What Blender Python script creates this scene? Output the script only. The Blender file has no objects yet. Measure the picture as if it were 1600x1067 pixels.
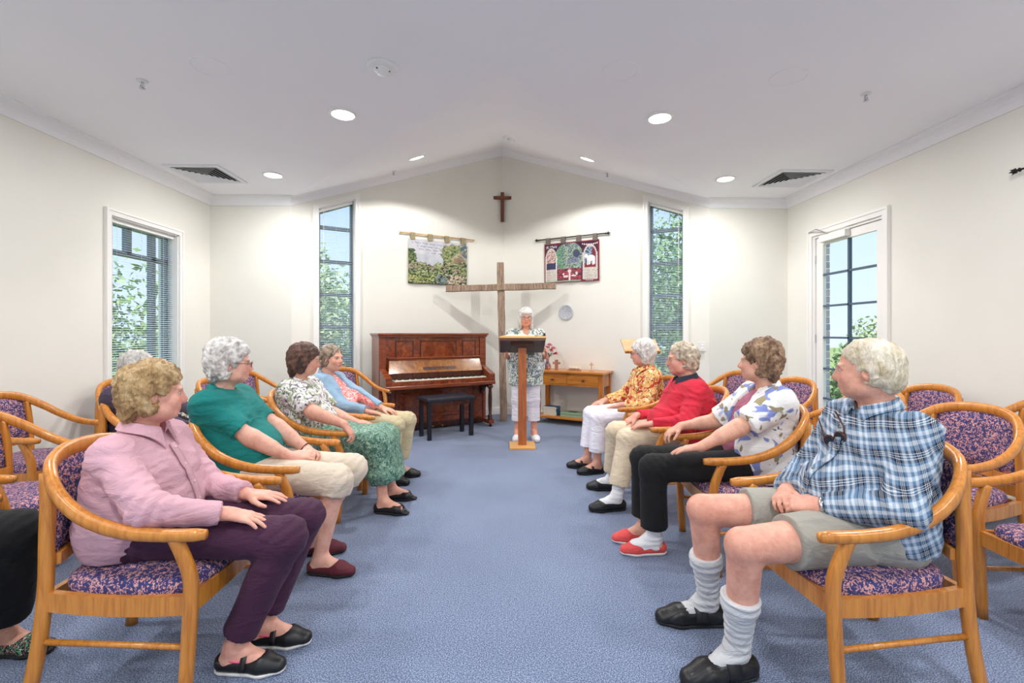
import bpy, bmesh, math, random
import numpy as np
from mathutils import Vector, Matrix
random.seed(7); rng = np.random.default_rng(7)
SC = bpy.context.scene
COL = SC.collection
PI = math.pi
# ------------------------------------------------------------------ camera
CAM_H = 1.32
cam_d = bpy.data.cameras.new('camera'); cam = bpy.data.objects.new('camera', cam_d); COL.objects.link(cam)
cam_d.sensor_width = 36.0; cam_d.lens = 733.0 / 1600.0 * 36.0
cam_d.shift_y = -13.5 / 1600.0
cam_d.clip_start = 0.05; cam_d.clip_end = 300
cam.location = (0, 0, CAM_H); cam.rotation_euler = (PI / 2, 0, -math.atan(15 / 733.0))
SC.camera = cam
# ------------------------------------------------------------------ world / exposure
SC.view_settings.view_transform = 'Standard'; SC.view_settings.look = 'None'
SC.view_settings.gamma = 1.0; SC.view_settings.exposure = 0.2
SC.view_settings.use_curve_mapping = False
SC.cycles.use_denoising = True
SC.cycles.max_bounces = 10; SC.cycles.diffuse_bounces = 7; SC.cycles.glossy_bounces = 4
SC.cycles.transmission_bounces = 8; SC.cycles.transparent_max_bounces = 12
SC.cycles.sample_clamp_indirect = 6.0
world = bpy.data.worlds.new('world'); SC.world = world; world.use_nodes = True
wn = world.node_tree; wn.nodes.clear()
wo = wn.nodes.new('ShaderNodeOutputWorld'); wb = wn.nodes.new('ShaderNodeBackground')
wtc = wn.nodes.new('ShaderNodeTexCoord'); wsx = wn.nodes.new('ShaderNodeSeparateXYZ'); wr = wn.nodes.new('ShaderNodeValToRGB')
wn.links.new(wtc.outputs['Generated'], wsx.inputs[0]); wn.links.new(wsx.outputs['Z'], wr.inputs[0])
wr.color_ramp.elements[0].position = 0.0; wr.color_ramp.elements[0].color = (0.72, 0.82, 0.95, 1)
wr.color_ramp.elements[1].position = 0.55; wr.color_ramp.elements[1].color = (0.28, 0.50, 0.88, 1)
wn.links.new(wr.outputs[0], wb.inputs[0]); wb.inputs[1].default_value = 1.25
wn.links.new(wb.outputs[0], wo.inputs[0])

def add_light(name, kind, loc, energy, color=(1, 1, 1), **kw):
    d = bpy.data.lights.new(name, kind); d.energy = energy; d.color = color
    rot = kw.pop('rot', None)
    for k, v in kw.items(): setattr(d, k, v)
    o = bpy.data.objects.new(name, d); COL.objects.link(o); o.location = loc
    if rot: o.rotation_euler = rot
    return o
sun = add_light('sun', 'SUN', (0, -20, 30), 7.0, (1, 0.96, 0.9), angle=0.02, rot=(math.radians(32), 0, 0))
# ------------------------------------------------------------------ helpers
def lin(c):
    return tuple(((x / 255.0) / 12.92 if x / 255.0 <= 0.04045 else ((x / 255.0 + 0.055) / 1.055) ** 2.4) for x in c)
class NT:
    def __init__(s, name):
        s.m = bpy.data.materials.new(name); s.m.use_nodes = True
        s.t = s.m.node_tree; s.b = s.t.nodes['Principled BSDF']; s.o = s.t.nodes['Material Output']
    def n(s, kind, **kw):
        nd = s.t.nodes.new('ShaderNode' + kind)
        for k, v in kw.items():
            if k in nd.inputs: nd.inputs[k].default_value = v
            else: setattr(nd, k, v)
        return nd
    def l(s, a, b): s.t.links.new(a, b)
    def coord(s, scale=(1, 1, 1), rot=(0, 0, 0), kind='Object'):
        tc = s.n('TexCoord'); mp = s.n('Mapping'); s.l(tc.outputs[kind], mp.inputs[0])
        mp.inputs['Scale'].default_value = scale; mp.inputs['Rotation'].default_value = rot
        return mp.outputs[0]
    def noise(s, vec, scale, detail=2.0, rough=0.5, dist=0.0):
        n = s.n('TexNoise'); s.l(vec, n.inputs['Vector']); n.inputs['Scale'].default_value = scale
        n.inputs['Detail'].default_value = detail; n.inputs['Roughness'].default_value = rough; n.inputs['Distortion'].default_value = dist
        return n
    def ramp(s, fac, stops, interp='LINEAR'):
        r = s.n('ValToRGB'); s.l(fac, r.inputs[0]); cr = r.color_ramp; cr.interpolation = interp
        while len(cr.elements) > 1: cr.elements.remove(cr.elements[-1])
        cr.elements[0].position = stops[0][0]; cr.elements[0].color = (*stops[0][1], 1)
        for p, c in stops[1:]:
            e = cr.elements.new(p); e.color = (*c, 1)
        return r
    def mix(s, fac, a, b):
        m = s.n('Mix', data_type='RGBA')
        if hasattr(fac, 'is_linked') or not isinstance(fac, (int, float)): s.l(fac, m.inputs[0])
        else: m.inputs[0].default_value = fac
        for v, i in ((a, 6), (b, 7)):
            if isinstance(v, tuple): m.inputs[i].default_value = (*v, 1)
            else: s.l(v, m.inputs[i])
        return m.outputs[2]
    def bump(s, fac, strength, dist=0.01):
        b = s.n('Bump'); b.inputs['Strength'].default_value = strength; b.inputs['Distance'].default_value = dist
        s.l(fac, b.inputs['Height']); s.l(b.outputs[0], s.b.inputs['Normal'])
    def base(s, c):
        if isinstance(c, tuple): s.b.inputs['Base Color'].default_value = (*c, 1)
        else: s.l(c, s.b.inputs['Base Color'])
    def set(s, **kw):
        for k, v in kw.items(): s.b.inputs[k.replace('_', ' ')].default_value = v
MAT = {}
def plain(name, rgb, rough=0.5, metal=0.0, bump=0, bscale=200, **kw):
    if name in MAT: return MAT[name]
    t = NT(name); t.base(lin(rgb)); t.set(Roughness=rough, Metallic=metal, **kw)
    if bump:
        n = t.noise(t.coord(), bscale, 3); t.bump(n.outputs['Fac'], bump, 0.003)
    MAT[name] = t.m; return t.m
def wood(name, light, dark, scale=6.0, rough=0.35, axis=2, coat=0.2, stretch=12):
    t = NT(name); sc = [stretch * 1.0] * 3; sc[axis] = 1.0
    v = t.coord(tuple(sc)); n = t.noise(v, scale, 4, 0.6, 0.6)
    c = t.ramp(n.outputs['Fac'], [(0.3, lin(dark)), (0.55, lin(light)), (0.75, lin(tuple(min(255, x + 10) for x in light)))])
    t.base(c.outputs[0]); t.set(Roughness=rough); t.b.inputs['Coat Weight'].default_value = coat; t.b.inputs['Coat Roughness'].default_value = 0.25
    t.bump(n.outputs['Fac'], 0.05, 0.002)
    MAT[name] = t.m; return t.m
def attr_mat(name, rough=0.6, bump=0.0, bscale=100, attr='Col'):
    t = NT(name); a = t.n('Attribute', attribute_name=attr); t.l(a.outputs['Color'], t.b.inputs['Base Color']); t.set(Roughness=rough)
    if bump:
        n = t.noise(t.coord(), bscale, 3); t.bump(n.outputs['Fac'], bump, 0.003)
    MAT[name] = t.m; return t.m

def tag(o, label=None, cat=None, group=None, kind=None):
    if label: o['label'] = label
    if cat: o['category'] = cat
    if group: o['group'] = group
    if kind: o['kind'] = kind
    return o
def empty(name, loc=(0, 0, 0), rz=0.0, label=None, cat=None, group=None):
    o = bpy.data.objects.new(name, None); COL.objects.link(o); o.location = loc; o.rotation_euler = (0, 0, rz)
    o.empty_display_size = 0.1
    return tag(o, label, cat, group)
def mesh_obj(name, me, mat=None, parent=None):
    o = bpy.data.objects.new(name, me); COL.objects.link(o)
    if mat is not None and len(me.materials) == 0: me.materials.append(mat)
    if parent is not None: o.parent = parent
    return o
def copy_tree(o, parent=None):
    c = o.copy(); COL.objects.link(c); c.parent = parent
    for ch in o.children: copy_tree(ch, c)
    return c
class MB:
    """collects shapes into one mesh"""
    def __init__(s): s.v = []; s.f = []; s.sm = []
    def add(s, verts, faces, smooth=False):
        k = len(s.v); s.v += [tuple(p) for p in verts]; s.f += [tuple(i + k for i in f) for f in faces]; s.sm += [smooth] * len(faces); return s
    def box(s, lo, hi, M=None, bev=0.0):
        x0, y0, z0 = lo; x1, y1, z1 = hi
        if bev <= 0:
            v = [(x0, y0, z0), (x1, y0, z0), (x1, y1, z0), (x0, y1, z0), (x0, y0, z1), (x1, y0, z1), (x1, y1, z1), (x0, y1, z1)]
            f = [(3, 2, 1, 0), (4, 5, 6, 7), (0, 1, 5, 4), (1, 2, 6, 5), (2, 3, 7, 6), (3, 0, 4, 7)]
        else:
            bm = bmesh.new(); bmesh.ops.create_cube(bm, size=1.0)
            for w in bm.verts: w.co = Vector((x0 + (w.co.x + .5) * (x1 - x0), y0 + (w.co.y + .5) * (y1 - y0), z0 + (w.co.z + .5) * (z1 - z0)))
            bmesh.ops.bevel(bm, geom=bm.edges[:], offset=bev, segments=2, affect='EDGES', profile=0.5)
            bm.verts.index_update(); v = [tuple(w.co) for w in bm.verts]; f = [tuple(w.index for w in q.verts) for q in bm.faces]; bm.free()
        if M is not None: v = [tuple(M @ Vector(p)) for p in v]
        return s.add(v, f)
    def prism(s, poly, z0, z1, M=None):
        n = len(poly); v = [(p[0], p[1], z0) for p in poly] + [(p[0], p[1], z1) for p in poly]
        f = [tuple(range(n - 1, -1, -1)), tuple(range(n, 2 * n))] + [(i, (i + 1) % n, n + (i + 1) % n, n + i) for i in range(n)]
        if M is not None: v = [tuple(M @ Vector(p)) for p in v]
        return s.add(v, f)
    def hexa(s, q0, q1):
        """two quads (4 pts each) -> hexahedron"""
        return s.add(list(q0) + list(q1), [(3, 2, 1, 0), (4, 5, 6, 7), (0, 1, 5, 4), (1, 2, 6, 5), (2, 3, 7, 6), (3, 0, 4, 7)])
    def sweep(s, pts, prof, up=(0, 0, 1), smooth=True, closed=False, caps=True):
        """prof: list of (a,b) or function t->list; a along side, b along local up"""
        P = [Vector(p) for p in pts]; n = len(P); rings = []
        for i, p in enumerate(P):
            if closed: d = (P[(i + 1) % n] - P[i - 1]).normalized()
            else: d = ((P[min(i + 1, n - 1)] - P[max(i - 1, 0)])).normalized()
            u0 = Vector(up); side = d.cross(u0)
            if side.length < 1e-5: side = d.cross(Vector((1, 0, 0)))
            side.normalize(); u = side.cross(d).normalized()
            pr = prof(i / (n - 1)) if callable(prof) else prof
            rings.append([p + side * a + u * b for a, b in pr])
        m = len(rings[0]); v = [q for r in rings for q in r]; f = []
        for i in range(n if closed else n - 1):
            j = (i + 1) % n
            for k in range(m):
                l = (k + 1) % m; f.append((i * m + k, j * m + k, j * m + l, i * m + l))
        if caps and not closed: f += [tuple(range(m)), tuple((n - 1) * m + k for k in range(m - 1, -1, -1))]
        return s.add(v, f, smooth)
    def tube(s, pts, r, n=10, smooth=True, up=(0, 0, 1)):
        def pr(t):
            rr = r(t) if callable(r) else r
            return [(rr * math.cos(2 * PI * k / n), rr * math.sin(2 * PI * k / n)) for k in range(n)]
        return s.sweep(pts, pr, up, smooth)
    def lathe(s, prof, n=20, M=None, smooth=True, ring=False):
        v = []; f = []
        for r, z in prof:
            for k in range(n): v.append((r * math.cos(2 * PI * k / n), r * math.sin(2 * PI * k / n), z))
        for i in range(len(prof) - 1):
            for k in range(n):
                l = (k + 1) % n; f.append((i * n + k, i * n + l, (i + 1) * n + l, (i + 1) * n + k))
        if ring:
            b = (len(prof) - 1) * n
            for k in range(n): l = (k + 1) % n; f.append((b + k, b + l, l, k))
        else: f.append(tuple(range(n - 1, -1, -1))); f.append(tuple((len(prof) - 1) * n + k for k in range(n)))
        if M is not None: v = [tuple(M @ Vector(p)) for p in v]
        return s.add(v, f, smooth)
    def mesh(s, name):
        me = bpy.data.meshes.new(name); me.from_pydata(s.v, [], s.f)
        me.polygons.foreach_set('use_smooth', s.sm); me.update(); return me
    def build(s, name, mat, parent=None):
        bm = bmesh.new(); me = s.mesh(name); bm.from_mesh(me); bmesh.ops.recalc_face_normals(bm, faces=bm.faces[:]); bm.to_mesh(me); bm.free()
        return mesh_obj(name, me, mat, parent)
def spline(pts, n):
    P = [np.array(p, float) for p in pts]; P = [2 * P[0] - P[1]] + P + [2 * P[-1] - P[-2]]; out = []
    segs = len(P) - 3
    for i in range(n + 1):
        t = i / n * segs; k = min(int(t), segs - 1); u = t - k; a, b, c, d = P[k:k + 4]
        out.append(tuple(0.5 * ((2 * b) + (c - a) * u + (2 * a - 5 * b + 4 * c - d) * u * u + (3 * b - a - 3 * c + d) * u ** 3)))
    return out
def ellipse(a, b, n=10, p=1.0):
    out = []
    for k in range(n):
        c, s_ = math.cos(2 * PI * k / n), math.sin(2 * PI * k / n)
        out.append((a * math.copysign(abs(c) ** p, c), b * math.copysign(abs(s_) ** p, s_)))
    return out
def RZ(a): return Matrix.Rotation(a, 4, 'Z')
def T(x, y, z): return Matrix.Translation((x, y, z))

# ------------------------------------------------------------------ base materials
def m_wall():
    t = NT('painted wall'); n = t.noise(t.coord(), 1.3, 2); c = t.ramp(n.outputs['Fac'], [(0.3, lin((226, 224, 215))), (0.7, lin((231, 229, 221)))])
    t.base(c.outputs[0]); t.set(Roughness=0.75); b = t.noise(t.coord(), 260, 2); t.bump(b.outputs['Fac'], 0.06, 0.002); return t.m
def m_ceiling():
    t = NT('white ceiling'); n = t.noise(t.coord(), 0.8, 2); c = t.ramp(n.outputs['Fac'], [(0.3, lin((243, 243, 246))), (0.7, lin((246, 246, 248)))])
    t.base(c.outputs[0]); t.set(Roughness=0.85); return t.m
def m_carpet():
    t = NT('blue carpet'); v = t.coord()
    n1 = t.noise(v, 190, 4, 0.8); n2 = t.noise(v, 1.1, 3, 0.55); n3 = t.noise(v, 60, 2, 0.6)
    c = t.ramp(n1.outputs['Fac'], [(0.40, lin((44, 54, 86))), (0.5, lin((88, 107, 144))), (0.59, lin((172, 186, 208)))])
    d = t.ramp(n2.outputs['Fac'], [(0.35, (0.86, 0.86, 0.88)), (0.65, (1.06, 1.05, 1.03))])
    mx = t.n('Mix', data_type='RGBA', blend_type='MULTIPLY'); mx.inputs[0].default_value = 1.0
    t.l(c.outputs[0], mx.inputs[6]); t.l(d.outputs[0], mx.inputs[7])
    t.base(mx.outputs[2]); t.set(Roughness=0.95); t.b.inputs['Sheen Weight'].default_value = 0.25
    ad = t.n('Math', operation='ADD'); t.l(n1.outputs['Fac'], ad.inputs[0]); t.l(n3.outputs['Fac'], ad.inputs[1]); t.bump(ad.outputs[0], 0.1, 0.004); return t.m
WALL = m_wall(); CEIL = m_ceiling(); CARPET = m_carpet()
TRIM = plain('white gloss trim', (236, 234, 230), 0.4)
CORN = plain('cornice white', (240, 240, 242), 0.7)
CHWOOD = wood('honey beech wood', (206, 134, 52), (176, 104, 34), 5.0, 0.28, 2, 0.35)
def m_chair_fabric():
    t = NT('navy and salmon fabric'); v = t.coord()
    n = t.noise(v, 62, 1.0, 0.4, 1.6); n2 = t.noise(v, 75, 1.0, 0.4, 1.2)
    c = t.ramp(n.outputs['Fac'], [(0.0, lin((52, 54, 104))), (0.475, lin((66, 64, 116))), (0.5, lin((206, 146, 140))), (0.62, lin((222, 168, 158))), (0.66, lin((70, 66, 118)))], 'LINEAR')
    c2 = t.ramp(n2.outputs['Fac'], [(0.52, (0, 0, 0)), (0.56, (1, 1, 1))])
    t.base(t.mix(c2.outputs[0], c.outputs[0], lin((52, 52, 106)))); t.set(Roughness=0.85)
    w = t.noise(v, 500, 2); t.bump(w.outputs['Fac'], 0.25, 0.002); return t.m
CHFAB = m_chair_fabric()
METAL = plain('chrome', (200, 200, 205), 0.2, 1.0)
BLACK = plain('black', (22, 22, 24), 0.5)
GOLD = plain('gold', (210, 165, 80), 0.3, 1.0)
def m_glass():
    t = NT('window glass'); t.t.nodes.remove(t.b)
    tr = t.n('BsdfTransparent'); tr.inputs[0].default_value = (0.93, 0.96, 0.97, 1); gl = t.n('BsdfGlossy'); gl.inputs['Roughness'].default_value = 0.02
    lw = t.n('LayerWeight'); pw = t.n('Math', operation='POWER'); t.l(lw.outputs['Facing'], pw.inputs[0]); pw.inputs[1].default_value = 3.5; fr = t.n('Math', operation='MULTIPLY_ADD'); t.l(pw.outputs[0], fr.inputs[0]); fr.inputs[1].default_value = .5; fr.inputs[2].default_value = .03; mx = t.n('MixShader')
    t.l(fr.outputs[0], mx.inputs[0]); t.l(tr.outputs[0], mx.inputs[1]); t.l(gl.outputs[0], mx.inputs[2]); t.l(mx.outputs[0], t.o.inputs[0]); return t.m
GLASS = m_glass()
def emit(name, rgb, strength):
    t = NT(name); t.base((0.9, 0.9, 0.9)); t.b.inputs['Emission Color'].default_value = (*rgb, 1); t.b.inputs['Emission Strength'].default_value = strength; return t.m
# ------------------------------------------------------------------ room shell
XW, YF, CX, YA, HC, HA, YB = 3.76, 6.11, 2.72, 7.68, 3.07, 4.33, -3.2
TW = 0.22
def S(o): o['kind'] = 'structure'; return o
m = MB().add([(-9, YB - 6, -0.0), (9, YB - 6, -0.0), (9, YA + 1, -0.0), (-9, YA + 1, -0.0)], [(0, 1, 2, 3)])
fl = MB().add([(-XW - .1, YB - .1, 0), (XW + .1, YB - .1, 0), (XW + .1, YF + .1, 0), (CX + .1, YF + .1, 0), (0, YA + .12, 0), (-CX - .1, YF + .1, 0), (-XW - .1, YF + .1, 0)], [tuple(range(7))])
S(fl.build('floor', CARPET))
cl = MB()
e = 0.2
cl.add([(-XW - e, YB - e, HC), (0, YB - e, HC), (0, 3.13, HC), (-CX, YF, HC), (-CX, YF + e, HC), (-XW - e, YF + e, HC)], [tuple(range(6))])
cl.add([(XW + e, YB - e, HC), (0, YB - e, HC), (0, 3.13, HC), (CX, YF, HC), (CX, YF + e, HC), (XW + e, YF + e, HC)], [tuple(range(6))])
cl.add([(0, 3.13, HC), (-CX, YF, HC), (0, YA, HA)], [(0, 1, 2)]); cl.add([(0, 3.13, HC), (CX, YF, HC), (0, YA, HA)], [(0, 1, 2)])
S(cl.build('ceiling', CEIL))
def wall(name, p0, p1, zt0, zt1, holes=(), TW=TW):
    """solid wall from p0 to p1 (inner face), thickness outward; holes: (s0,s1,zb,zt_at_s0,zt_at_s1)"""
    a = Vector((*p0, 0)); b = Vector((*p1, 0)); L = (b - a).length; d = (b - a) / L
    nrm = Vector((d.y, -d.x, 0)); c = Vector((0, 3, 0))
    if (c - a).dot(nrm) > 0: nrm = -nrm          # outward
    zt = lambda s: zt0 + (zt1 - zt0) * s / L
    mb = MB(); cuts = [0.0]
    for h in sorted(holes): cuts += [h[0], h[1]]
    cuts.append(L)
    def pr(s0, s1, zl0, zl1, zh0, zh1):
        q = [a + d * s0 + Vector((0, 0, zl0)), a + d * s1 + Vector((0, 0, zl1)), a + d * s1 + Vector((0, 0, zh1)), a + d * s0 + Vector((0, 0, zh0))]
        mb.hexa(q, [p + nrm * TW for p in q])
    for i in range(len(cuts) - 1):
        s0, s1 = cuts[i], cuts[i + 1]
        if s1 - s0 < 1e-4: continue
        h = [h for h in holes if abs(h[0] - s0) < 1e-6]
        if h:
            h = h[0]
            if h[2] > 0.01: pr(s0, s1, 0, 0, h[2], h[2])
            pr(s0, s1, h[3], h[4], zt(s0), zt(s1))
        else: pr(s0, s1, 0, 0, zt(s0), zt(s1))
    return S(mb.build(name, WALL)), a, d, nrm
WIN_L = (4.57 - YB, 5.52 - YB, 0.55, 2.45, 2.45)
DOOR = (4.55 - YB, 5.60 - YB, 0.0, 2.48, 2.48)
wall('wall_left', (-XW, YB), (-XW, YF), HC, HC, [WIN_L])
wall('wall_right', (XW, YB), (XW, YF), HC, HC, [DOOR], .10)
wall('wall_front_left', (-XW, YF), (-CX, YF), HC, HC)
wall('wall_front_right', (CX, YF), (XW, YF), HC, HC)
SL = 0.401
TALL = (0.323, 0.797, 0.42, 2.97, 2.97 + SL * 0.474)
_, aL, dL, nL = wall('wall_apse_left', (-CX, YF), (0, YA), HC, HA, [TALL])
_, aR, dR, nR = wall('wall_apse_right', (CX, YF), (0, YA), HC, HA, [TALL])
ADDED_WIN = [(0.7, 3.3, 0.25, 2.72, 2.72), (4.2, 6.8, 0.25, 2.72, 2.72)]  # unseen windows behind the camera, invented to let daylight in
wall('wall_back', (-XW, YB), (XW, YB), HC, HC, ADDED_WIN)
# cornice (mitred sweep) and baseboards
def mitre_sweep(path, prof, name, mat):
    """path: list of 3D points; prof: (inward, down)"""
    P = [Vector(p) for p in path]; n = len(P); v = []; f = []; mpr = len(prof)
    for i, p in enumerate(P):
        def inn(a, b):
            d = Vector((b.x - a.x, b.y - a.y, 0)).normalized(); q = Vector((-d.y, d.x, 0))
            return q if q.dot(Vector((0, 2, 0)) - a) > 0 else -q
        if i == 0: q = inn(P[0], P[1])
        elif i == n - 1: q = inn(P[-2], P[-1])
        else:
            q1, q2 = inn(P[i - 1], P[i]), inn(P[i], P[i + 1]); q = (q1 + q2).normalized(); q = q / max(0.3, q.dot(q1))
        for a, b in prof: v.append(p + q * a + Vector((0, 0, -b)))
    for i in range(n - 1):
        for k in range(mpr):
            l = (k + 1) % mpr; f.append((i * mpr + k, i * mpr + l, (i + 1) * mpr + l, (i + 1) * mpr + k))
    f += [tuple(range(mpr)), tuple((n - 1) * mpr + k for k in range(mpr))]
    return S(MB().add(v, f).build(name, mat))
CORN_PROF = [(0, .112), (.012, .112), (.016, .1), (.03, .07), (.055, .042), (.085, .026), (.098, .022), (.102, .012), (.11, .01), (.11, 0), (0, 0)]
mitre_sweep([(-XW, YB, HC), (-XW, YF, HC), (-CX, YF, HC), (0, YA, HA), (CX, YF, HC), (XW, YF, HC), (XW, YB, HC)], CORN_PROF, 'trim_1', CORN)
BP = [(0, -.115), (.008, -.115), (.014, -.1), (.016, 0), (0, 0)]
mitre_sweep([(-XW, YB, 0), (-XW, YF, 0), (-CX, YF, 0), (0, YA, 0), (CX, YF, 0), (XW, YF, 0), (XW, 5.72, 0)], BP, 'baseboard_front', TRIM)
mitre_sweep([(XW, 4.45, 0), (XW, YB, 0)], BP, 'baseboard_right', TRIM)
# ---- windows: frame in wall coordinates (s along wall, o outward, z)
ALU = plain('grey aluminium frame', (128, 138, 146), 0.4, 0.3)
def wpt(a, d, nrm, s, o, z): return a + d * s + nrm * o + Vector((0, 0, z))
def wbox(mb, a, d, nrm, s0, s1, o0, o1, zl0, zl1, zh0, zh1):
    mb.hexa([wpt(a, d, nrm, s0, o0, zl0), wpt(a, d, nrm, s1, o0, zl1), wpt(a, d, nrm, s1, o0, zh1), wpt(a, d, nrm, s0, o0, zh0)],
            [wpt(a, d, nrm, s0, o1, zl0), wpt(a, d, nrm, s1, o1, zl1), wpt(a, d, nrm, s1, o1, zh1), wpt(a, d, nrm, s0, o1, zh0)])
def window(n, a, d, nrm, hole, rails, mulls, aw=0.065, label=None):
    s0, s1, zb, z0, z1 = hole; root = empty('window_%d' % n, wpt(a, d, nrm, s0, 0, zb)); root['kind'] = 'structure'
    inv = Matrix.Translation(-root.location)
    sl = (z1 - z0) / (s1 - s0)
    def add(nm, mat, fn):
        mb = MB(); fn(mb); mb.v = [tuple(Vector(p) - root.location) for p in mb.v]; return mb.build(nm, mat, root)
    def arch(mb):
        zt = lambda s: z0 + (s - s0) * sl
        w = aw
        for (o0, o1, ww) in ((-.022, 0.0, w), (-.03, -.018, w * .35)):
            wi = 0.0 if ww == w else w * .62
            wbox(mb, a, d, nrm, s0 - wi - ww, s0 - wi, o0, o1, zb - ww, zb - ww, zt(s0 - wi - ww) + wi + ww, zt(s0 - wi) + wi + ww)
            wbox(mb, a, d, nrm, s1 + wi, s1 + wi + ww, o0, o1, zb - ww, zb - ww, zt(s1 + wi) + wi + ww, zt(s1 + wi + ww) + wi + ww)
            wbox(mb, a, d, nrm, s0 - wi, s1 + wi, o0, o1, zt(s0 - wi) + wi, zt(s1 + wi) + wi, zt(s0 - wi) + wi + ww, zt(s1 + wi) + wi + ww)
    add('architrave', TRIM, arch)
    def reveal(mb):
        t = .012
        wbox(mb, a, d, nrm, s0, s0 + t, 0, TW, zb, zb, z0, z0 + sl * t); wbox(mb, a, d, nrm, s1 - t, s1, 0, TW, zb, zb, z1 - sl * t, z1)
        wbox(mb, a, d, nrm, s0, s1, 0, TW, z0 - t, z1 - t, z0, z1)
    add('reveal', TRIM, reveal)
    add('sill', TRIM, lambda mb: wbox(mb, a, d, nrm, s0 - .08, s1 + .08, -.05, TW, zb - .03, zb - .03, zb, zb))
    fw = .04
    def fr(mb):
        wbox(mb, a, d, nrm, s0 + .012, s0 + fw, .11, .17, zb, zb, z0 - .012, z0 - .012 + sl * fw); wbox(mb, a, d, nrm, s1 - fw, s1 - .012, .11, .17, zb, zb, z1 - .012 - sl * fw, z1 - .012)
        wbox(mb, a, d, nrm, s0 + .012, s1 - .012, .11, .17, z0 - fw - .012, z1 - fw - .012, z0 - .012, z1 - .012); wbox(mb, a, d, nrm, s0 + .012, s1 - .012, .11, .17, zb, zb, zb + fw, zb + fw)
    add('window_frame', ALU, fr)
    for z in rails: add('glazing_rail', ALU, lambda mb: wbox(mb, a, d, nrm, s0 + .012, s1 - .012, .11, .165, z - .024, z - .024, z + .024, z + .024))
    for (s, zl, zh) in mulls: add('mullion', ALU, lambda mb: wbox(mb, a, d, nrm, s - .03, s + .03, .11, .165, zl, zl, zh, zh))
    add('pane', GLASS, lambda mb: wbox(mb, a, d, nrm, s0 + .02, s1 - .02, .138, .142, zb + .02, zb + .02, z0 - .02, z1 - .02))
    return root
aWL = Vector((-XW, YB, 0)); dW = Vector((0, 1, 0)); nWL = Vector((-1, 0, 0))
window(1, aWL, dW, nWL, WIN_L, [2.13], [(WIN_L[0] + .38, 2.13, 2.44), (WIN_L[0] + .72, .57, 2.44)])
RZS = [2.75, 2.29, 1.84, 1.4, .95]
window(2, aL, dL, nL, TALL, RZS, [])
window(3, aR, dR, nR, TALL, RZS, [])
aB = Vector((-XW, YB, 0)); dB = Vector((1, 0, 0)); nB = Vector((0, -1, 0))
for i, h in enumerate(ADDED_WIN): window(4 + i, aB, dB, nB, h, [2.1], [((h[0] + h[1]) / 2, .27, 2.7)])
# ---- venetian blinds
SLAT = plain('pale blue-grey blind slat', (196, 210, 220), 0.45)
def blind(a, d, nrm, hole, label, cordside):
    s0, s1, zb, z0, z1 = hole; base = wpt(a, d, nrm, (s0 + s1) / 2, .06, zb)
    root = empty('venetian_blind', base, math.atan2(d.y, d.x), label, 'blind', 'venetian blinds on the windows')
    sgn = 1 if Vector((-d.y, d.x, 0)).dot(nrm) > 0 else -1       # local +y -> outward?
    w = (s1 - s0) / 2 - .018; sl = (z1 - z0) / (s1 - s0)
    h = max(z0, z1) - zb
    # headrail along the (sloping) top
    mb = MB(); zt = lambda s: (z0 + z1) / 2 - zb + sl * s - .014
    mb.hexa([(-w, -.02, zt(-w) - .035), (w, -.02, zt(w) - .035), (w, -.02, zt(w)), (-w, -.02, zt(-w))], [(-w, .02, zt(-w) - .035), (w, .02, zt(w) - .035), (w, .02, zt(w)), (-w, .02, zt(-w))])
    mb.build('headrail', TRIM, root)
    sm = MB(); tilt = math.radians(15) * sgn; hw = .0125
    pts = [(-hw, -.0012), (0, .0012), (hw, -.0012)]
    for x in (0,):
        for k in range(2):
            q = []
            for (yy, zz) in (pts[k], pts[k + 1]):
                q.append((yy * math.cos(tilt) - zz * math.sin(tilt), yy * math.sin(tilt) + zz * math.cos(tilt)))
            (y0_, q0), (y1_, q1) = q
            sm.add([(-1, y0_, q0), (1, y0_, q0), (1, y1_, q1), (-1, y1_, q1)], [(0, 1, 2, 3)])
    sme = sm.mesh('slat'); sme.materials.append(SLAT)
    z = .03
    while True:
        lo, hi = -w, w
        if sl != 0:
            lim = (z + .05 + .014 - ((z0 + z1) / 2 - zb)) / sl     # where headrail comes down to z
            if sl > 0: lo = max(lo, lim)
            else: hi = min(hi, lim)
        if z > max(zt(-w), zt(w)) - .045 or hi - lo < .03: break
        o = bpy.data.objects.new('slat', sme); COL.objects.link(o); o.parent = root; o.location = ((lo + hi) / 2, 0, z); o.scale = ((hi - lo) / 2, 1, 1)
        z += .0235
    MB().box((-w, -.012, .0), (w, .012, .014)).build('bottom_rail', TRIM, root)
    for q in (-.7, .0, .7): MB().tube([(q * w, -.002, .01), (q * w, -.002, zt(q * w) - .02)], .0011, 5).build('ladder_cord', TRIM, root)
    c = cordside * (w - .05); MB().tube([(c, -.03 * sgn, zt(c) - .03), (c, -.032 * sgn, zt(c) - 1.0)], .0022, 6).lathe([(.001, 0), (.006, .004), (.005, .03), (.001, .035)], 8, T(c, -.032 * sgn, zt(c) - 1.03)).build('pull_cord', TRIM, root)
    return root
blind(aWL, dW, nWL, WIN_L, 'pale venetian blind on the wide window behind the wall chairs', -1)
blind(aL, dL, nL, TALL, 'pale venetian blind in the narrow sloping-topped window beside the piano', -1)
blind(aR, dR, nR, TALL, 'pale venetian blind in the narrow sloping-topped window beside the light switch', -1)
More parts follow.
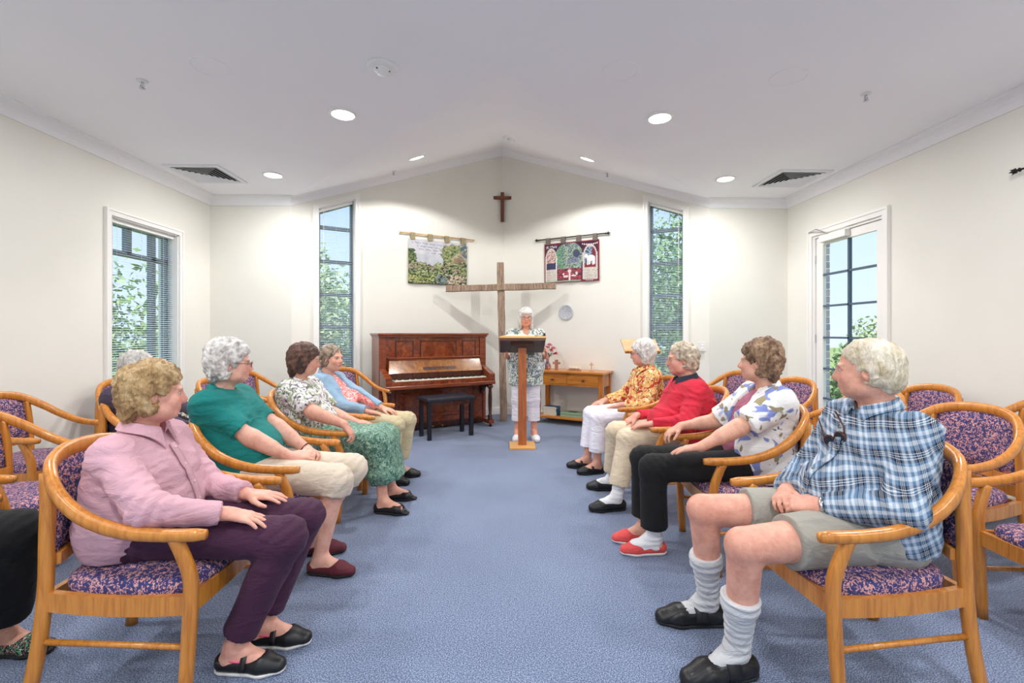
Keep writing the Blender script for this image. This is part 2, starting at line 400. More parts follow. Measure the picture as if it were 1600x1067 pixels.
# ---- glazed door in right wall
DR = empty('door_1', (XW, 5.08, 0)); DR['kind'] = 'structure'
def dpart(nm, mat, boxes, bev=0.0, par=None):
    mb = MB()
    for lo, hi in boxes: mb.box((lo[0] - XW, lo[1] - 5.08, lo[2]), (hi[0] - XW, hi[1] - 5.08, hi[2]), bev=bev)
    return mb.build(nm, mat, par or DR)
x = XW
dpart('architrave', TRIM, [((x - .022, 4.47, 0), (x, 4.55, 2.56)), ((x - .022, 5.60, 0), (x, 5.68, 2.56)), ((x - .022, 4.55, 2.48), (x, 5.60, 2.56)), ((x - .03, 4.475, 0), (x - .02, 4.50, 2.556)), ((x - .03, 5.65, 0), (x - .02, 5.675, 2.556)), ((x - .03, 4.5, 2.53), (x - .02, 5.65, 2.556))])
dpart('door_jamb', TRIM, [((x, 4.55, 0), (x + .1, 4.575, 2.48)), ((x, 5.575, 0), (x + .1, 5.60, 2.48)), ((x, 4.575, 2.455), (x + .1, 5.575, 2.48))])
dpart('door_leaf', TRIM, [((x + .02, 4.58, .01), (x + .06, 4.66, 2.45)), ((x + .02, 5.46, .01), (x + .06, 5.57, 2.45)), ((x + .02, 4.66, 2.36), (x + .06, 5.46, 2.45)), ((x + .02, 4.66, .01), (x + .06, 5.46, .28))])
DKB = plain('slate blue glazing bar', (74, 92, 112), 0.5)
for z in (.55, .9, 1.265, 1.635, 2.005): dpart('glazing_bar', DKB, [((x + .022, 4.66, z - .011), (x + .058, 5.46, z + .011))])
dpart('glazing_bar', DKB, [((x + .022, 5.045, .28), (x + .058, 5.067, 2.36))])
zs = [.28, .55, .9, 1.265, 1.635, 2.005, 2.36]
for i in range(6):
    for y0, y1 in ((4.66, 5.045), (5.067, 5.46)): dpart('pane', GLASS, [((x + .038, y0, zs[i]), (x + .042, y1, zs[i + 1]))])
for z in (.3, 1.25, 2.2): dpart('hinge', METAL, [((x + .005, 5.565, z - .05), (x + .022, 5.585, z + .05))])
dpart('door_closer', TRIM, [((x - .045, 5.02, 2.375), (x + .02, 5.44, 2.455))], bev=.008)
MB().tube([(-.02, .25, 2.47), (-.1, .33, 2.53), (-.02, .58, 2.54)], .007, 8).build('closer_arm', METAL, DR)
dpart('door_handle', METAL, [((x - .02, 4.60, .95), (x + .02, 4.63, 1.12)), ((x - .05, 4.605, 1.04), (x - .035, 4.74, 1.06)), ((x - .05, 4.605, 1.04), (x - .015, 4.625, 1.06))])
# ------------------------------------------------------------------ ceiling lights, seen ones and added ones
def downlight(loc, nrm, label, energy, size=.17, group='round recessed downlights', spread=180):
    r = empty('downlight', loc, 0, label, 'downlight', group)
    q = Vector((0, 0, -1)).rotation_difference(Vector(nrm)); r.rotation_mode = 'QUATERNION'; r.rotation_quaternion = q
    MB().lathe([(.088, 0), (.108, 0), (.108, -.006), (.098, -.012), (.088, -.010)], 32, ring=True, smooth=False).build('trim_ring', TRIM, r)
    MB().lathe([(.0005, -.0035), (.088, -.004), (.088, -.001), (.0005, -.001)], 32).build('lamp_face', emit('lit lamp face', (1, .98, .95), 9.0) if 'lit lamp face' not in bpy.data.materials else bpy.data.materials['lit lamp face'], r)
    if energy:
        L = add_light('downlight_lamp', 'AREA', (0, 0, -.02), energy, (1, .992, .985), shape='DISK', size=size, spread=math.radians(spread)); L.parent = r
    return r
E_DL = 24
downlight((-1.275, 3.78, HC), (0, 0, -1), 'lit downlight over the front row between the smoke detector and the ridge fold', E_DL)
downlight((1.28, 3.79, HC), (0, 0, -1), 'lit downlight over the row with the man in plaid', E_DL)
downlight((-2.54, 5.25, HC), (0, 0, -1), 'lit downlight beside the ceiling vent near the wide window', E_DL)
downlight((2.53, 5.27, HC), (0, 0, -1), 'lit downlight beside the ceiling vent near the glass door', E_DL)
for xx, yy, lb in ((-1.28, .6, 'carpet in front of the woman in pink'), (1.28, .6, 'carpet in front of the man in plaid'), (-2.54, 2.1, 'person in floral slippers'), (2.54, 2.1, 'empty chairs behind the man in plaid'), (-1.28, -1.6, 'back of the room, window wall side'), (1.28, -1.6, 'back of the room, glass door side'), (-2.9, -.6, 'bare carpet beside the window wall'), (2.9, -.6, 'bare carpet beside the door wall')):
    downlight((xx, yy, HC), (0, 0, -1), 'added unseen downlight over the %s' % lb, E_DL, group='added downlights overhead out of view')  # guessed lamps, added out of view to light the room
def slope_pt(sx, s, t):   # point on sloped ceiling: s along ridge (0..1), t toward corner
    A = Vector((0, 3.13, HC)); R = Vector((0, YA, HA)); C_ = Vector((sx * CX, YF, HC)); return A + (R - A) * s + (C_ - A) * t
for sx, lb in ((-1, 'recessed spotlight in the sloping ceiling above the landscape tapestry'), (1, 'recessed spotlight in the sloping ceiling above the maroon tapestry')):
    p = slope_pt(sx, .344, .392)
    A = Vector((0, 3.13, HC)); nn = (Vector((0, YA, HA)) - A).cross(Vector((sx * CX, YF, HC)) - A).normalized(); nn = nn if nn.z < 0 else -nn
    r = downlight(p, nn, lb, 0, group='spotlights in the sloping ceiling')
    dd = Vector((0, .12, -1)).normalized()
    L = add_light('spot_lamp', 'SPOT', p + nn * .03, 66, (1, .985, .96), spot_size=math.radians(142), spot_blend=.25, shadow_soft_size=.02)
    L.rotation_mode = 'QUATERNION'; L.rotation_quaternion = Vector((0, 0, -1)).rotation_difference(dd)
# ------------------------------------------------------------------ chairs
def make_chair():
    root = empty('armchair', (0, 0, 0))
    half = [(.296, .305, .622), (.304, .17, .626), (.31, .03, .645), (.303, -.10, .695), (.272, -.205, .765), (.20, -.292, .838), (.10, -.335, .868), (0, -.345, .875)]
    full = half + [(-x, y, z) for x, y, z in half[-2::-1]]
    pts = spline(full, 56)
    def prof(t):
        k = math.sin(PI * t) ** 2; end = min(t, 1 - t); c = 1.0 if end > .012 else .78
        return ellipse((.0205 - .001 * k) * c, (.0215 + .0085 * k) * c, 12, .85)
    MB().sweep(pts, prof).build('arm_rail', CHWOOD, root)
    for s in (1, -1):
        fp = spline([(s * .292, .225, 0), (s * .288, .238, .2), (s * .286, .248, .40), (s * .288, .246, .48), (s * .293, .222, .56), (s * .297, .20, .612)], 16)
        MB().sweep(fp, lambda t: ellipse(.019, .021 + .003 * math.sin(PI * t), 10, .7), up=(0, 1, 0)).build('leg', CHWOOD, root)
        bp = spline([(s * .245, -.335, 0), (s * .240, -.295, .22), (s * .237, -.275, .42), (s * .232, -.275, .6), (s * .225, -.278, .70), (s * .215, -.288, .822)], 18)
        MB().sweep(bp, lambda t: ellipse(.017, .023, 10, .6), up=(0, 1, 0)).build('leg', CHWOOD, root)
        sp = [(s * (.286 - .05 * t / 8), .24 - .51 * t / 8, .378 - .012 * math.sin(PI * t / 8)) for t in range(9)]
        MB().sweep(sp, [(-.012, -.033), (.012, -.033), (.012, .033), (-.012, .033)], smooth=False).build('side_rail', CHWOOD, root)
        MB().tube([(s * .288, .232, .23), (s * .239, -.29, .235)], .0105, 8).build('stretcher', CHWOOD, root)
    MB().sweep([(-.28 + .07 * t, .245 + .012 * math.sin(PI * t / 8), .378) for t in range(9)], [(-.012, -.033), (.012, -.033), (.012, .033), (-.012, .033)], smooth=False).build('front_rail', CHWOOD, root)
    MB().box((-.235, -.285, .35), (.235, -.262, .405)).build('back_rail', CHWOOD, root)
    # seat cushion
    n = 14; v = []; f = []
    rows = []
    for (zz, ins) in ((.395, 0.0), (.425, -.004), (.445, .004), (.455, .02), (.462, .06), (.466, .13)):
        ring = []
        for k in range(40):
            a = 2 * PI * k / 40; c, s_ = math.cos(a), math.sin(a)
            x = math.copysign(abs(c) ** .38, c); y = math.copysign(abs(s_) ** .38, s_)
            hw = (.252 + .026 * y) - ins; ring.append((x * hw, -.005 + y * (.252 - ins) + (.012 * (1 - x * x) if y > .9 else 0), zz))
        rows.append(ring)
    mb = MB(); m_ = 40; vv = [p for r in rows for p in r]; ff = []
    for i in range(len(rows) - 1):
        for k in range(m_): ff.append((i * m_ + k, i * m_ + (k + 1) % m_, (i + 1) * m_ + (k + 1) % m_, (i + 1) * m_ + k))
    vv.append((0, 0, .468)); ff += [((len(rows) - 1) * m_ + k, (len(rows) - 1) * m_ + (k + 1) % m_, len(vv) - 1) for k in range(m_)]
    mb.add(vv, ff, True).build('seat_cushion', CHFAB, root)
    # upholstered back panel, curved, arched top under the rail
    mb = MB(); N = 16; M_ = 6; front = []; back = []
    def yb(x): return -.327 + .9 * x * x
    def ztop(x): return .858 - 1.15 * x * x * (1 + 6 * x * x) * .62
    for j in range(M_ + 1):
        for i in range(N + 1):
            x = -.212 + .424 * i / N; z = .535 + (ztop(x) - .535) * j / M_
            e = min(1, 4 * min(i, N - i) / N) * min(1, 3 * min(j, M_ - j) / M_)
            dy = -.045 * ((z - .7) / .2) * .5
            front.append((x, yb(x) + dy + .008 + .012 * e ** .5, z)); back.append((x, yb(x) + dy - .012 - .006 * e ** .5, z))
    def gridf(o, flip):
        r = []
        for j in range(M_):
            for i in range(N):
                q = (o + j * (N + 1) + i, o + j * (N + 1) + i + 1, o + (j + 1) * (N + 1) + i + 1, o + (j + 1) * (N + 1) + i); r.append(q[::-1] if flip else q)
        return r
    K = len(front); fs = gridf(0, True) + gridf(K, False)
    border = [i for i in range(N + 1)] + [(j) * (N + 1) + N for j in range(1, M_ + 1)] + [M_ * (N + 1) + i for i in range(N - 1, -1, -1)] + [j * (N + 1) for j in range(M_ - 1, 0, -1)]
    for a, b in zip(border, border[1:] + border[:1]): fs.append((a, b, K + b, K + a))
    mb.add(front + back, fs, True).build('back_panel', CHFAB, root)
    MB().sweep([(x / 100, yb(x / 100) + .030, .518) for x in range(-22, 23, 4)], [(-.014, -.02), (.014, -.02), (.014, .02), (-.014, .02)], smooth=False).build('lower_back_rail', CHWOOD, root)
    return root
CH0 = make_chair(); ch_used = []
def chair(x, y, face, label, group):
    """face: world heading of chair front in degrees (0 = +X, 180 = -X)"""
    o = CH0 if not ch_used else copy_tree(CH0)
    ch_used.append(o); o.location = (x, y, 0); o.rotation_euler = (0, 0, math.radians(face - 90)); tag(o, label, 'chair', group)
    return o
GL, GR = 'armchairs of the row along the aisle by the piano side', 'armchairs of the row along the aisle by the glass door side'
L1, L2, L3, L4 = (-1.34, 1.93), (-1.34, 2.71), (-1.36, 3.58), (-1.38, 4.28)
R1, R2, R3, R4 = (1.38, 1.88), (1.41, 2.80), (1.37, 3.65), (1.33, 4.55)
chair(*L1, 2, 'beech armchair with patterned seat under the woman in the pink blouse', GL)
chair(*L2, 0, 'beech armchair under the woman in the teal T-shirt', GL)
chair(*L3, -2, 'beech armchair under the woman in the green skirt', GL)
chair(*L4, -8, 'beech armchair under the woman in the blue cardigan', GL)
chair(*R1, 181, 'beech armchair with patterned seat under the man in the plaid shirt', GR)
chair(*R2, 177, 'beech armchair under the woman in black trousers and coral shoes', GR)
chair(*R3, 180, 'beech armchair under the woman in the red sweatshirt', GR)
chair(*R4, 184, 'beech armchair under the woman in the orange patterned blouse', GR)
G2 = 'armchairs of the back rows'
chair(-2.42, 1.72, 0, 'beech armchair under the person in black trousers and floral slippers', G2)
chair(-2.63, 2.58, 0, 'empty beech armchair behind the woman in pink, beside the chair of the floral slippers', G2)
chair(-2.48, 3.52, 3, 'beech armchair under the grey-haired person in the dark cardigan', G2)
chair(-2.42, 4.44, 0, 'empty beech armchair behind the woman in the teal T-shirt', G2)
chair(-2.62, 5.32, -4, 'empty beech armchair in front of the blank wall between the two windows', G2)
chair(-3.29, 3.38, 0, 'empty beech armchair backed against the wall before the wide window', G2)
chair(-3.25, 4.36, -20, 'empty beech armchair turned at an angle below the wide window', G2)
chair(-1.78, 5.62, -42, 'empty beech armchair angled into the room under the narrow window by the piano', G2)
chair(2.5, 2.67, 190, 'empty beech armchair directly behind the man in plaid, back fully showing', G2)
chair(2.45, 1.84, 180, 'empty beech armchair behind the man in plaid, cut off by the picture edge', G2)
chair(3.2, 3.72, 184, 'empty beech armchair against the wall just past the glass door', G2)
chair(3.3, 2.92, 182, 'empty beech armchair against the wall, farther from the glass door', G2)
chair(2.48, 4.3, 194, 'empty beech armchair in front of the glass door', G2)
chair(2.55, 3.48, 180, 'empty beech armchair hidden mostly behind the plaid man\'s head and shoulder', G2)
chair(2.32, 5.12, 186, 'empty beech armchair below the light switch, behind the woman in red', G2)

# ------------------------------------------------------------------ piano (local: x width, -y front, z up)
def m_burl(name, a, b, c):
    t = NT(name); v = t.coord(); n = t.noise(v, 7, 6, .65, 1.2); n2 = t.noise(v, 28, 3, .6, .5)
    col = t.ramp(n.outputs['Fac'], [(.3, lin(a)), (.5, lin(b)), (.7, lin(c))]); d = t.ramp(n2.outputs['Fac'], [(.35, (.7, .7, .7)), (.6, (1.05, 1.05, 1.05))])
    mx = t.n('Mix', data_type='RGBA', blend_type='MULTIPLY'); mx.inputs[0].default_value = 1; t.l(col.outputs[0], mx.inputs[6]); t.l(d.outputs[0], mx.inputs[7])
    t.base(mx.outputs[2]); t.set(Roughness=.22); t.b.inputs['Coat Weight'].default_value = .5; t.b.inputs['Coat Roughness'].default_value = .1; return t.m
BURL = m_burl('walnut burl', (78, 30, 11), (132, 58, 22), (162, 82, 34)); BURL2 = m_burl('golden burl', (110, 58, 18), (158, 96, 32), (186, 126, 44))
WALN = wood('polished walnut', (134, 62, 28), (92, 38, 16), 5, .2, 0, .5)
WALND = wood('dark walnut', (74, 34, 20), (46, 20, 12), 5, .25, 2, .4)
PX, PY = -1.07, 6.745; pdir = math.atan2(YA - YF, CX)
PN = empty('upright_piano', (PX, PY, 0), pdir, 'antique polished walnut upright piano with open keyboard against the wall', 'piano')
W2 = .76
def pb(nm, mat, *boxes, bev=0.0, par=None):
    mb = MB()
    for lo, hi in boxes: mb.box(lo, hi, bev=bev)
    return mb.build(nm, mat, par or PN)
# body occupies y from 0 (back) .. front -0.30 ; local -y faces the room.
D = .30
for s in (-1, 1): pb('side_panel', WALN, ((s * W2 - .02, -D, 0.03), (s * W2 + .02, .05, 1.28)))
pb('back_board', WALND, ((-W2, .01, .05), (W2, .045, 1.27)))
MB().box((-W2 - .045, -D - .045, 1.285), (W2 + .045, .06, 1.315), bev=.008).box((-W2 - .03, -D - .03, 1.262), (W2 + .03, .055, 1.286), bev=.006).build('lid', WALN, PN)
uf = pb('upper_front_panel', BURL, ((-W2 + .02, -D + .02, .80), (W2 - .02, -D + .045, 1.265)))
def pframe(x0, x1, z0, z1, y, par, mat=WALND, w=.016):
    mb = MB()
    for lo, hi in (((x0, y - .014, z0), (x0 + w, y, z1)), ((x1 - w, y - .014, z0), (x1, y, z1)), ((x0, y - .014, z1 - w), (x1, y, z1)), ((x0, y - .014, z0), (x1, y, z0 + w))): mb.box(lo, hi, bev=.004)
    return mb.build('panel_moulding', mat, par)
for x0, x1 in ((-.56, -.31), (-.22, .32), (.41, .62)):
    pframe(x0, x1, .96, 1.215, -D + .02, uf)
    mb = MB().box((x0 + .016, -D + .012, .976), (x1 - .016, -D + .021, 1.2)); mb.build('burl_panel', BURL, uf)
for x0 in (-W2 + .02, W2 - .075): pb('pilaster', WALN, ((x0, -D - .002, .8), (x0 + .055, -D + .03, 1.262)), bev=.006)
pb('music_ledge', WALN, ((-.665, -D - .055, .975), (.665, -D + .02, .995)), ((-.66, -D - .045, .955), (.66, -D + .02, .976)), bev=.005)
# fallboard: sloping
fb = MB(); y0, z0, y1, z1 = -D - .035, .955, -D - .10, .775
q = [(-.655, y0, z0), (.655, y0, z0), (.68, y1, z1), (-.68, y1, z1)]; fb.hexa(q, [(x, y + .022, z + .004) for x, y, z in q]); fbo = fb.build('fallboard', BURL2, PN)
mb = MB(); q = [(-.21, y0 - .034, .862), (.27, y0 - .034, .862), (.27, y0 - .05, .822), (-.21, y0 - .05, .822)]; mb.hexa(q, [(x, y + .012, z) for x, y, z in q]); mb.build('name_slot', WALND, fbo)
mb = MB()
for k in range(7): mb.box((-.02 + k * .016, -.385 - .003, .826), (-.009 + k * .016, -.38, .838))
mb.build('gilt_inlay', GOLD, fbo)
# keybed, cheeks, slip
pb('key_bed', WALN, ((-W2 - .02, -.60, .60), (W2 + .02, -D + .03, .645)), bev=.006); pb('key_slip', BURL, ((-W2 + .06, -.585, .645), (W2 - .06, -.565, .70)))
for s in (-1, 1):
    mb = MB(); x0, x1 = sorted((s * (W2 + .015), s * (W2 - .065)))
    mb.hexa([(x0, -.59, .645), (x0, -D + .02, .645), (x0, -D + .02, .86), (x0, -.59, .745)], [(x1, -.59, .645), (x1, -D + .02, .645), (x1, -D + .02, .86), (x1, -.59, .745)]); mb.build('cheek', WALN, PN)
IV = plain('ivory key', (238, 232, 214), .3); EB = plain('ebony key', (18, 17, 17), .3)
kw = 1.30 / 52; wm = MB().box((-kw / 2 + .0006, -.56, .69), (kw / 2 - .0006, -.40, .712), bev=.0015).mesh('white_key'); wm.materials.append(IV)
bmm = MB().box((-.0055, -.505, .708), (.0055, -.40, .724), bev=.0015).mesh('black_key'); bmm.materials.append(EB)
for i in range(52): o = mesh_obj('white_key', wm, None, PN); o.location = (-.65 + kw * (i + .5), 0, 0)
for i in range(51):
    if i % 7 not in (1, 4): o = mesh_obj('black_key', bmm, None, PN); o.location = (-.65 + kw * (i + 1), 0, 0)
pb('key_well_back', WALND, ((-W2 + .06, -.40, .645), (W2 - .06, -.385, .79)))
lp = pb('lower_panel', BURL, ((-W2 + .02, -D + .02, .10), (W2 - .02, -D + .045, .60))); pframe(-.56, .56, .17, .55, -D + .02, lp, WALN, .03)
pb('bottom_board', WALND, ((-W2 - .005, -D, .02), (W2 + .005, .03, .10)), bev=.004)
for s in (-1, 1):
    x = s * (W2 - .04)
    col = MB().lathe([(.032, .60), (.032, .585), (.042, .575), (.042, .555), (.026, .54), (.022, .52), (.028, .40), (.027, .30), (.021, .17), (.03, .16), (.033, .145), (.025, .13), (.034, .118), (.034, .10)], 16, T(x, -.545, 0)).build('leg_column', WALND, PN)
    pb('toe_block', WALN, ((x - .04, -.595, .045), (x + .04, -D + .02, .10)), bev=.006)
    MB().lathe([(.001, 0), (.018, .004), (.02, .02), (.012, .04), (.012, .05)], 12, T(x, -.555, 0)).build('caster', BLACK, PN)
    mb = MB(); mb.prism([(-.30, .6), (-.56, .6), (-.545, .57), (-.40, .545), (-.32, .47), (-.30, .44)], x - .02, x + .02, Matrix(((0, 0, 1, 0), (1, 0, 0, 0), (0, 1, 0, 0), (0, 0, 0, 1)))); mb.build('bracket', WALND, PN)
for s in (-.07, .07): MB().tube(spline([(s, -.27, .06), (s, -.34, .055), (s, -.385, .05)], 6), .012, 8).build('pedal', GOLD, PN)
# bench
BN = empty('piano_bench', (-.72, 6.04, 0), pdir, 'black wooden piano bench with flat padded top in front of the piano', 'bench')
BKW = plain('ebonised wood', (26, 27, 34), .32); BKV = plain('black vinyl', (38, 42, 52), .4, bump=.1)
for sx in (-1, 1):
    for sy in (-1, 1): MB().box((sx * .285 - .024, sy * .14 - .024, 0), (sx * .285 + .024, sy * .14 + .024, .47), bev=.003).build('leg', BKW, BN)
MB().box((-.30, -.155, .415), (.30, -.135, .47)).box((-.30, .135, .415), (.30, .155, .47)).box((-.30, -.15, .415), (-.285, .15, .47)).box((.285, -.15, .415), (.30, .15, .47)).build('apron', WALND, BN)
MB().box((-.325, -.178, .468), (.325, .178, .515), bev=.012).build('seat_pad', BKV, BN)
# ------------------------------------------------------------------ lectern
OAK = wood('golden oak', (176, 98, 42), (138, 70, 26), 5, .35, 2, .25); OAKL = wood('light oak', (226, 172, 98), (204, 146, 76), 5, .35, 0, .2)
LC = empty('lectern', (.23, 5.44, 0), 0.0, 'oak pedestal lectern with square base and sloping desk before the speaker', 'lectern')
MB().box((-.148, -.16, 0), (.148, .16, .026), bev=.004).build('base', OAKL, LC)
MB().box((-.048, -.04, .026), (.048, .04, 1.155), bev=.004).build('post', OAK, LC)
DKW = wood('dark brown wood', (84, 52, 40), (60, 34, 26), 5, .4, 0, .2)  # desk underside in a darker brown than its top
Mdesk = T(0, 0.02, 1.185) @ Matrix.Rotation(math.radians(-24), 4, 'X')
MB().box((-.265, -.19, 0), (.265, .19, .024), Mdesk, .003).build('desk_top', OAKL, LC); MB().box((-.258, -.185, -.03), (.258, .185, -.001), Mdesk, .003).build('desk_underside', DKW, LC)
MB().box((-.265, .175, .02), (.265, .19, .045), Mdesk, .002).build('book_stop', OAKL, LC); MB().box((-.13, -.10, -.06), (.13, .10, -.03), Mdesk).build('desk_bracket', DKW, LC)
PAGE = plain('cream paper', (244, 236, 214), .7)
BKO = empty('open_book', Vector((.23, 5.44, 0)) + Mdesk @ Vector((-.07, -.06, .026)), 0, 'open cream-paged book lying on the lectern desk', 'book'); BKO.rotation_euler = (math.radians(-24), 0, 0)
for s in (-1, 1):
    n = 8; v = []
    for i in range(n + 1):
        t = i / n; z = .006 + .034 * math.sin(PI * min(1, t * 1.15 + .08)) * (1 - t * .45)
        for y in (-.12, .12):
            v += [(s * t * .17, y, z), (s * t * .17, y, 0)]
    f = []
    for i in range(n):
        a = i * 4; b = a + 4; f += [(a, b, b + 2, a + 2), (a + 1, a + 3, b + 3, b + 1), (a, a + 1, b + 1, b), (a + 2, b + 2, b + 3, a + 3)]
    f += [(0, 2, 3, 1), (n * 4, n * 4 + 1, n * 4 + 3, n * 4 + 2)]
    MB().add(v, f).build('page_block', PAGE, BKO)
MB().box((-.175, -.125, -.003), (.175, .125, 0)).build('cover', DKW, BKO)
FO = tag(MB().box((-.012, -.16, 0), (.012, .16, .05), bev=.003).build('black_folder', BLACK), 'slim black folder standing at the edge of the lectern desk', 'folder'); FO.location = Vector((.23, 5.44, 0)) + Mdesk @ Vector((.25, 0, .026)); FO.rotation_euler = (math.radians(-24), 0, 0)
# ------------------------------------------------------------------ tall rustic cross
def m_rustic():
    t = NT('weathered timber'); v = t.coord((14, 14, 1.2)); n = t.noise(v, 4, 6, .7, .8); n2 = t.noise(t.coord(), 35, 4, .7)
    c = t.ramp(n.outputs['Fac'], [(.3, lin((96, 76, 62))), (.5, lin((152, 128, 108))), (.7, lin((186, 164, 144)))]); t.base(c.outputs[0]); t.set(Roughness=.85)
    ad = t.n('Math', operation='ADD'); t.l(n.outputs['Fac'], ad.inputs[0]); t.l(n2.outputs['Fac'], ad.inputs[1]); t.bump(ad.outputs[0], .6, .012); return t.m
RUS = m_rustic()
CR = empty('standing_cross', (0.0, 7.02, 0), 0, 'tall weathered timber cross standing on the carpet before the corner', 'cross')
def beam(p0, p1, w, h, seed):
    r = random.Random(seed); n = 14; pts = [Vector(p0).lerp(Vector(p1), i / n) + Vector((r.uniform(-.003, .003), 0, r.uniform(-.003, .003))) for i in range(n + 1)]
    return MB().sweep(pts, lambda t: [(a * (1 + .04 * math.sin(9 * t + seed)), b) for a, b in ((-w, -h * .8), (-w * .85, -h), (w * .85, -h), (w, -h * .8), (w, h * .8), (w * .85, h), (-w * .85, h), (-w, h * .8))], up=(0, 1, 0), smooth=False)
beam((.02, 0, 0), (-.03, 0, 2.37), .052, .035, 1).build('upright_beam', RUS, CR)
o = beam((-.84, -.03, 1.975), (.80, -.03, 2.02), .048, .03, 2).build('cross_beam', RUS, CR)
# ------------------------------------------------------------------ small wall cross
MAH = wood('mahogany', (116, 54, 28), (84, 34, 16), 5, .3, 2, .3)
wc = empty('wall_cross', (-.0, 7.60, 3.12), 0, 'small dark wooden cross hung high on the wall above the timber cross', 'cross')
MB().box((-.028, 0, 0), (.028, .025, .48), bev=.004).build('upright', MAH, wc); MB().box((-.16, -.004, .36), (.16, .024, .415), bev=.004).build('crossbar', MAH, wc)
MB().box((-.01, .02, .43), (.01, .085, .45)).build('hanger', METAL, wc)
# ------------------------------------------------------------------ console table (local like piano, along right wall)
PINE = wood('amber pine', (204, 128, 40), (170, 94, 24), 4, .35, 0, .3); PINEV = wood('amber pine post', (190, 112, 36), (156, 84, 22), 4, .35, 2, .3)
cdir = math.atan2(YF - YA, CX)
CT = empty('console_table', (1.03, 6.82, 0), cdir, 'amber pine console table with two drawers and low shelf beside the wall', 'table')
cw, cdp = .51, .20
MB().box((-cw - .03, -cdp - .03, .745), (cw + .03, cdp + .02, .775), bev=.005).build('table_top', PINE, CT)
for sx in (-1, 1):
    for sy in (-1, 1): MB().box((sx * (cw - .03) - .03, sy * (cdp - .03) - .03, .05), (sx * (cw - .03) + .03, sy * (cdp - .03) + .03, .745), bev=.003).lathe([(.001, 0), (.022, .01), (.026, .03), (.018, .05)], 12, T(sx * (cw - .03), sy * (cdp - .03), 0)).build('leg', PINEV, CT)
MB().box((-cw + .06, -cdp + .005, .715), (cw - .06, -cdp + .03, .745)).box((-cw + .06, -cdp + .005, .565), (cw - .06, -cdp + .03, .59)).box((-.02, -cdp + .005, .565), (.02, -cdp + .03, .745)).box((-cw + .06, cdp - .03, .565), (cw - .06, cdp - .01, .745)).build('frame_rail', PINE, CT)
for s in (-1, 1): MB().box((s * (cw - .02) - .01, -cdp + .05, .565), (s * (cw - .02) + .01, cdp - .05, .745)).build('side_rail', PINEV, CT)
for x0, x1 in ((-cw + .062, -.022), (.022, cw - .062)):
    dw = MB().box((x0, -cdp - .002, .592), (x1, -cdp + .25, .713), bev=.003).build('drawer', PINE, CT)
    MB().lathe([(.008, 0), (.008, .014), (.018, .02), (.016, .03), (.001, .034)], 14, T((x0 + x1) / 2, -cdp, .652) @ Matrix.Rotation(PI / 2, 4, 'X')).build('knob', MAH, dw)
MB().box((-cw - .005, -cdp - .01, .085), (cw + .005, cdp, .115), bev=.003).build('shelf', PINE, CT)
def on_table(x, y, z): return Matrix.Translation(CT.location) @ RZ(cdir) @ Vector((x, y, z))
BLUES = [plain('book blue %d' % i, c, .5) for i, c in enumerate(((40, 92, 132), (52, 110, 150), (36, 84, 120), (60, 120, 148), (44, 100, 110)))]
for i in range(8):
    b = empty('hymn_book', on_table(-.31 + random.uniform(-.008, .008), -.06, .116 + i * .0155), cdir + random.uniform(-.05, .05), 'blue hymn book, %s of the stack on the low shelf' % ('bottom one', 'second from bottom', 'third from bottom', 'fourth from bottom', 'fourth from top', 'third from top', 'second from top', 'topmost one')[i], 'book', 'blue books stacked on the low shelf')
    MB().box((-.11, -.075, .0), (.11, .075, .0145), bev=.002).build('cover', BLUES[i % 5], b); MB().box((-.105, -.0765, .002), (.108, .06, .0125)).build('page_block', PAGE, b)
bx = empty('storage_box', on_table(.03, -.06, .116), cdir, 'flat pale green box on the low shelf of the table', 'box')
MB().box((-.16, -.11, 0), (.16, .11, .045), bev=.004).build('box_base', plain('sage board', (150, 178, 150), .6), bx); MB().box((-.165, -.115, .035), (.165, .115, .062), bev=.004).build('box_lid', plain('sage lid', (134, 160, 128), .6), bx)
MB().box((-.07, -.05, .0622), (.06, .05, .0632)).build('lid_print', plain('dark print', (60, 74, 62), .6), bx)
# vase with flowers
VS = empty('flower_vase', on_table(-.40, -.02, .775), 0, 'dark glazed vase holding pink and white flowers on the console table', 'vase')
VM = NT('mottled vase glaze'); nz = VM.noise(VM.coord(), 14, 2); VM.base(VM.ramp(nz.outputs['Fac'], [(.35, lin((70, 62, 92))), (.5, lin((150, 96, 80))), (.62, lin((216, 170, 160)))]).outputs[0]); VM.set(Roughness=.2)
MB().lathe([(.03, 0), (.05, .015), (.056, .045), (.045, .08), (.024, .105), (.022, .16), (.03, .175), (.026, .176), (.018, .16)], 20).build('vase_body', VM.m, VS)
GRN = plain('leaf green', (46, 96, 48), .5)
PET = {'pink': plain('pink petals', (240, 176, 188), .6), 'white': plain('white petals', (246, 238, 232), .6), 'red': plain('rose red petals', (214, 60, 84), .6)}
def bloom(mb, c, r, seed):
    rr = random.Random(seed)
    for ring, (n, rad, tilt) in enumerate(((8, 1.0, -.25), (8, .95, .3), (6, .8, .8), (4, .6, 1.25))):
        for k in range(n):
            a = 2 * PI * k / n + ring * .4 + rr.uniform(-.1, .1); u = Vector((math.cos(a) * math.cos(tilt), math.sin(a) * math.cos(tilt), math.sin(tilt))); sd = Vector((-math.sin(a), math.cos(a), 0)); nn = u.cross(sd)
            p = [c, c + u * r * rad * .5 + sd * r * .36 - nn * .1 * r, c + u * r * rad, c + u * r * rad * .5 - sd * r * .36 - nn * .1 * r, c + u * r * rad * .55 + nn * .12 * r]
            mb.add(p, [(0, 1, 4), (1, 2, 4), (2, 3, 4), (3, 0, 4)], True)
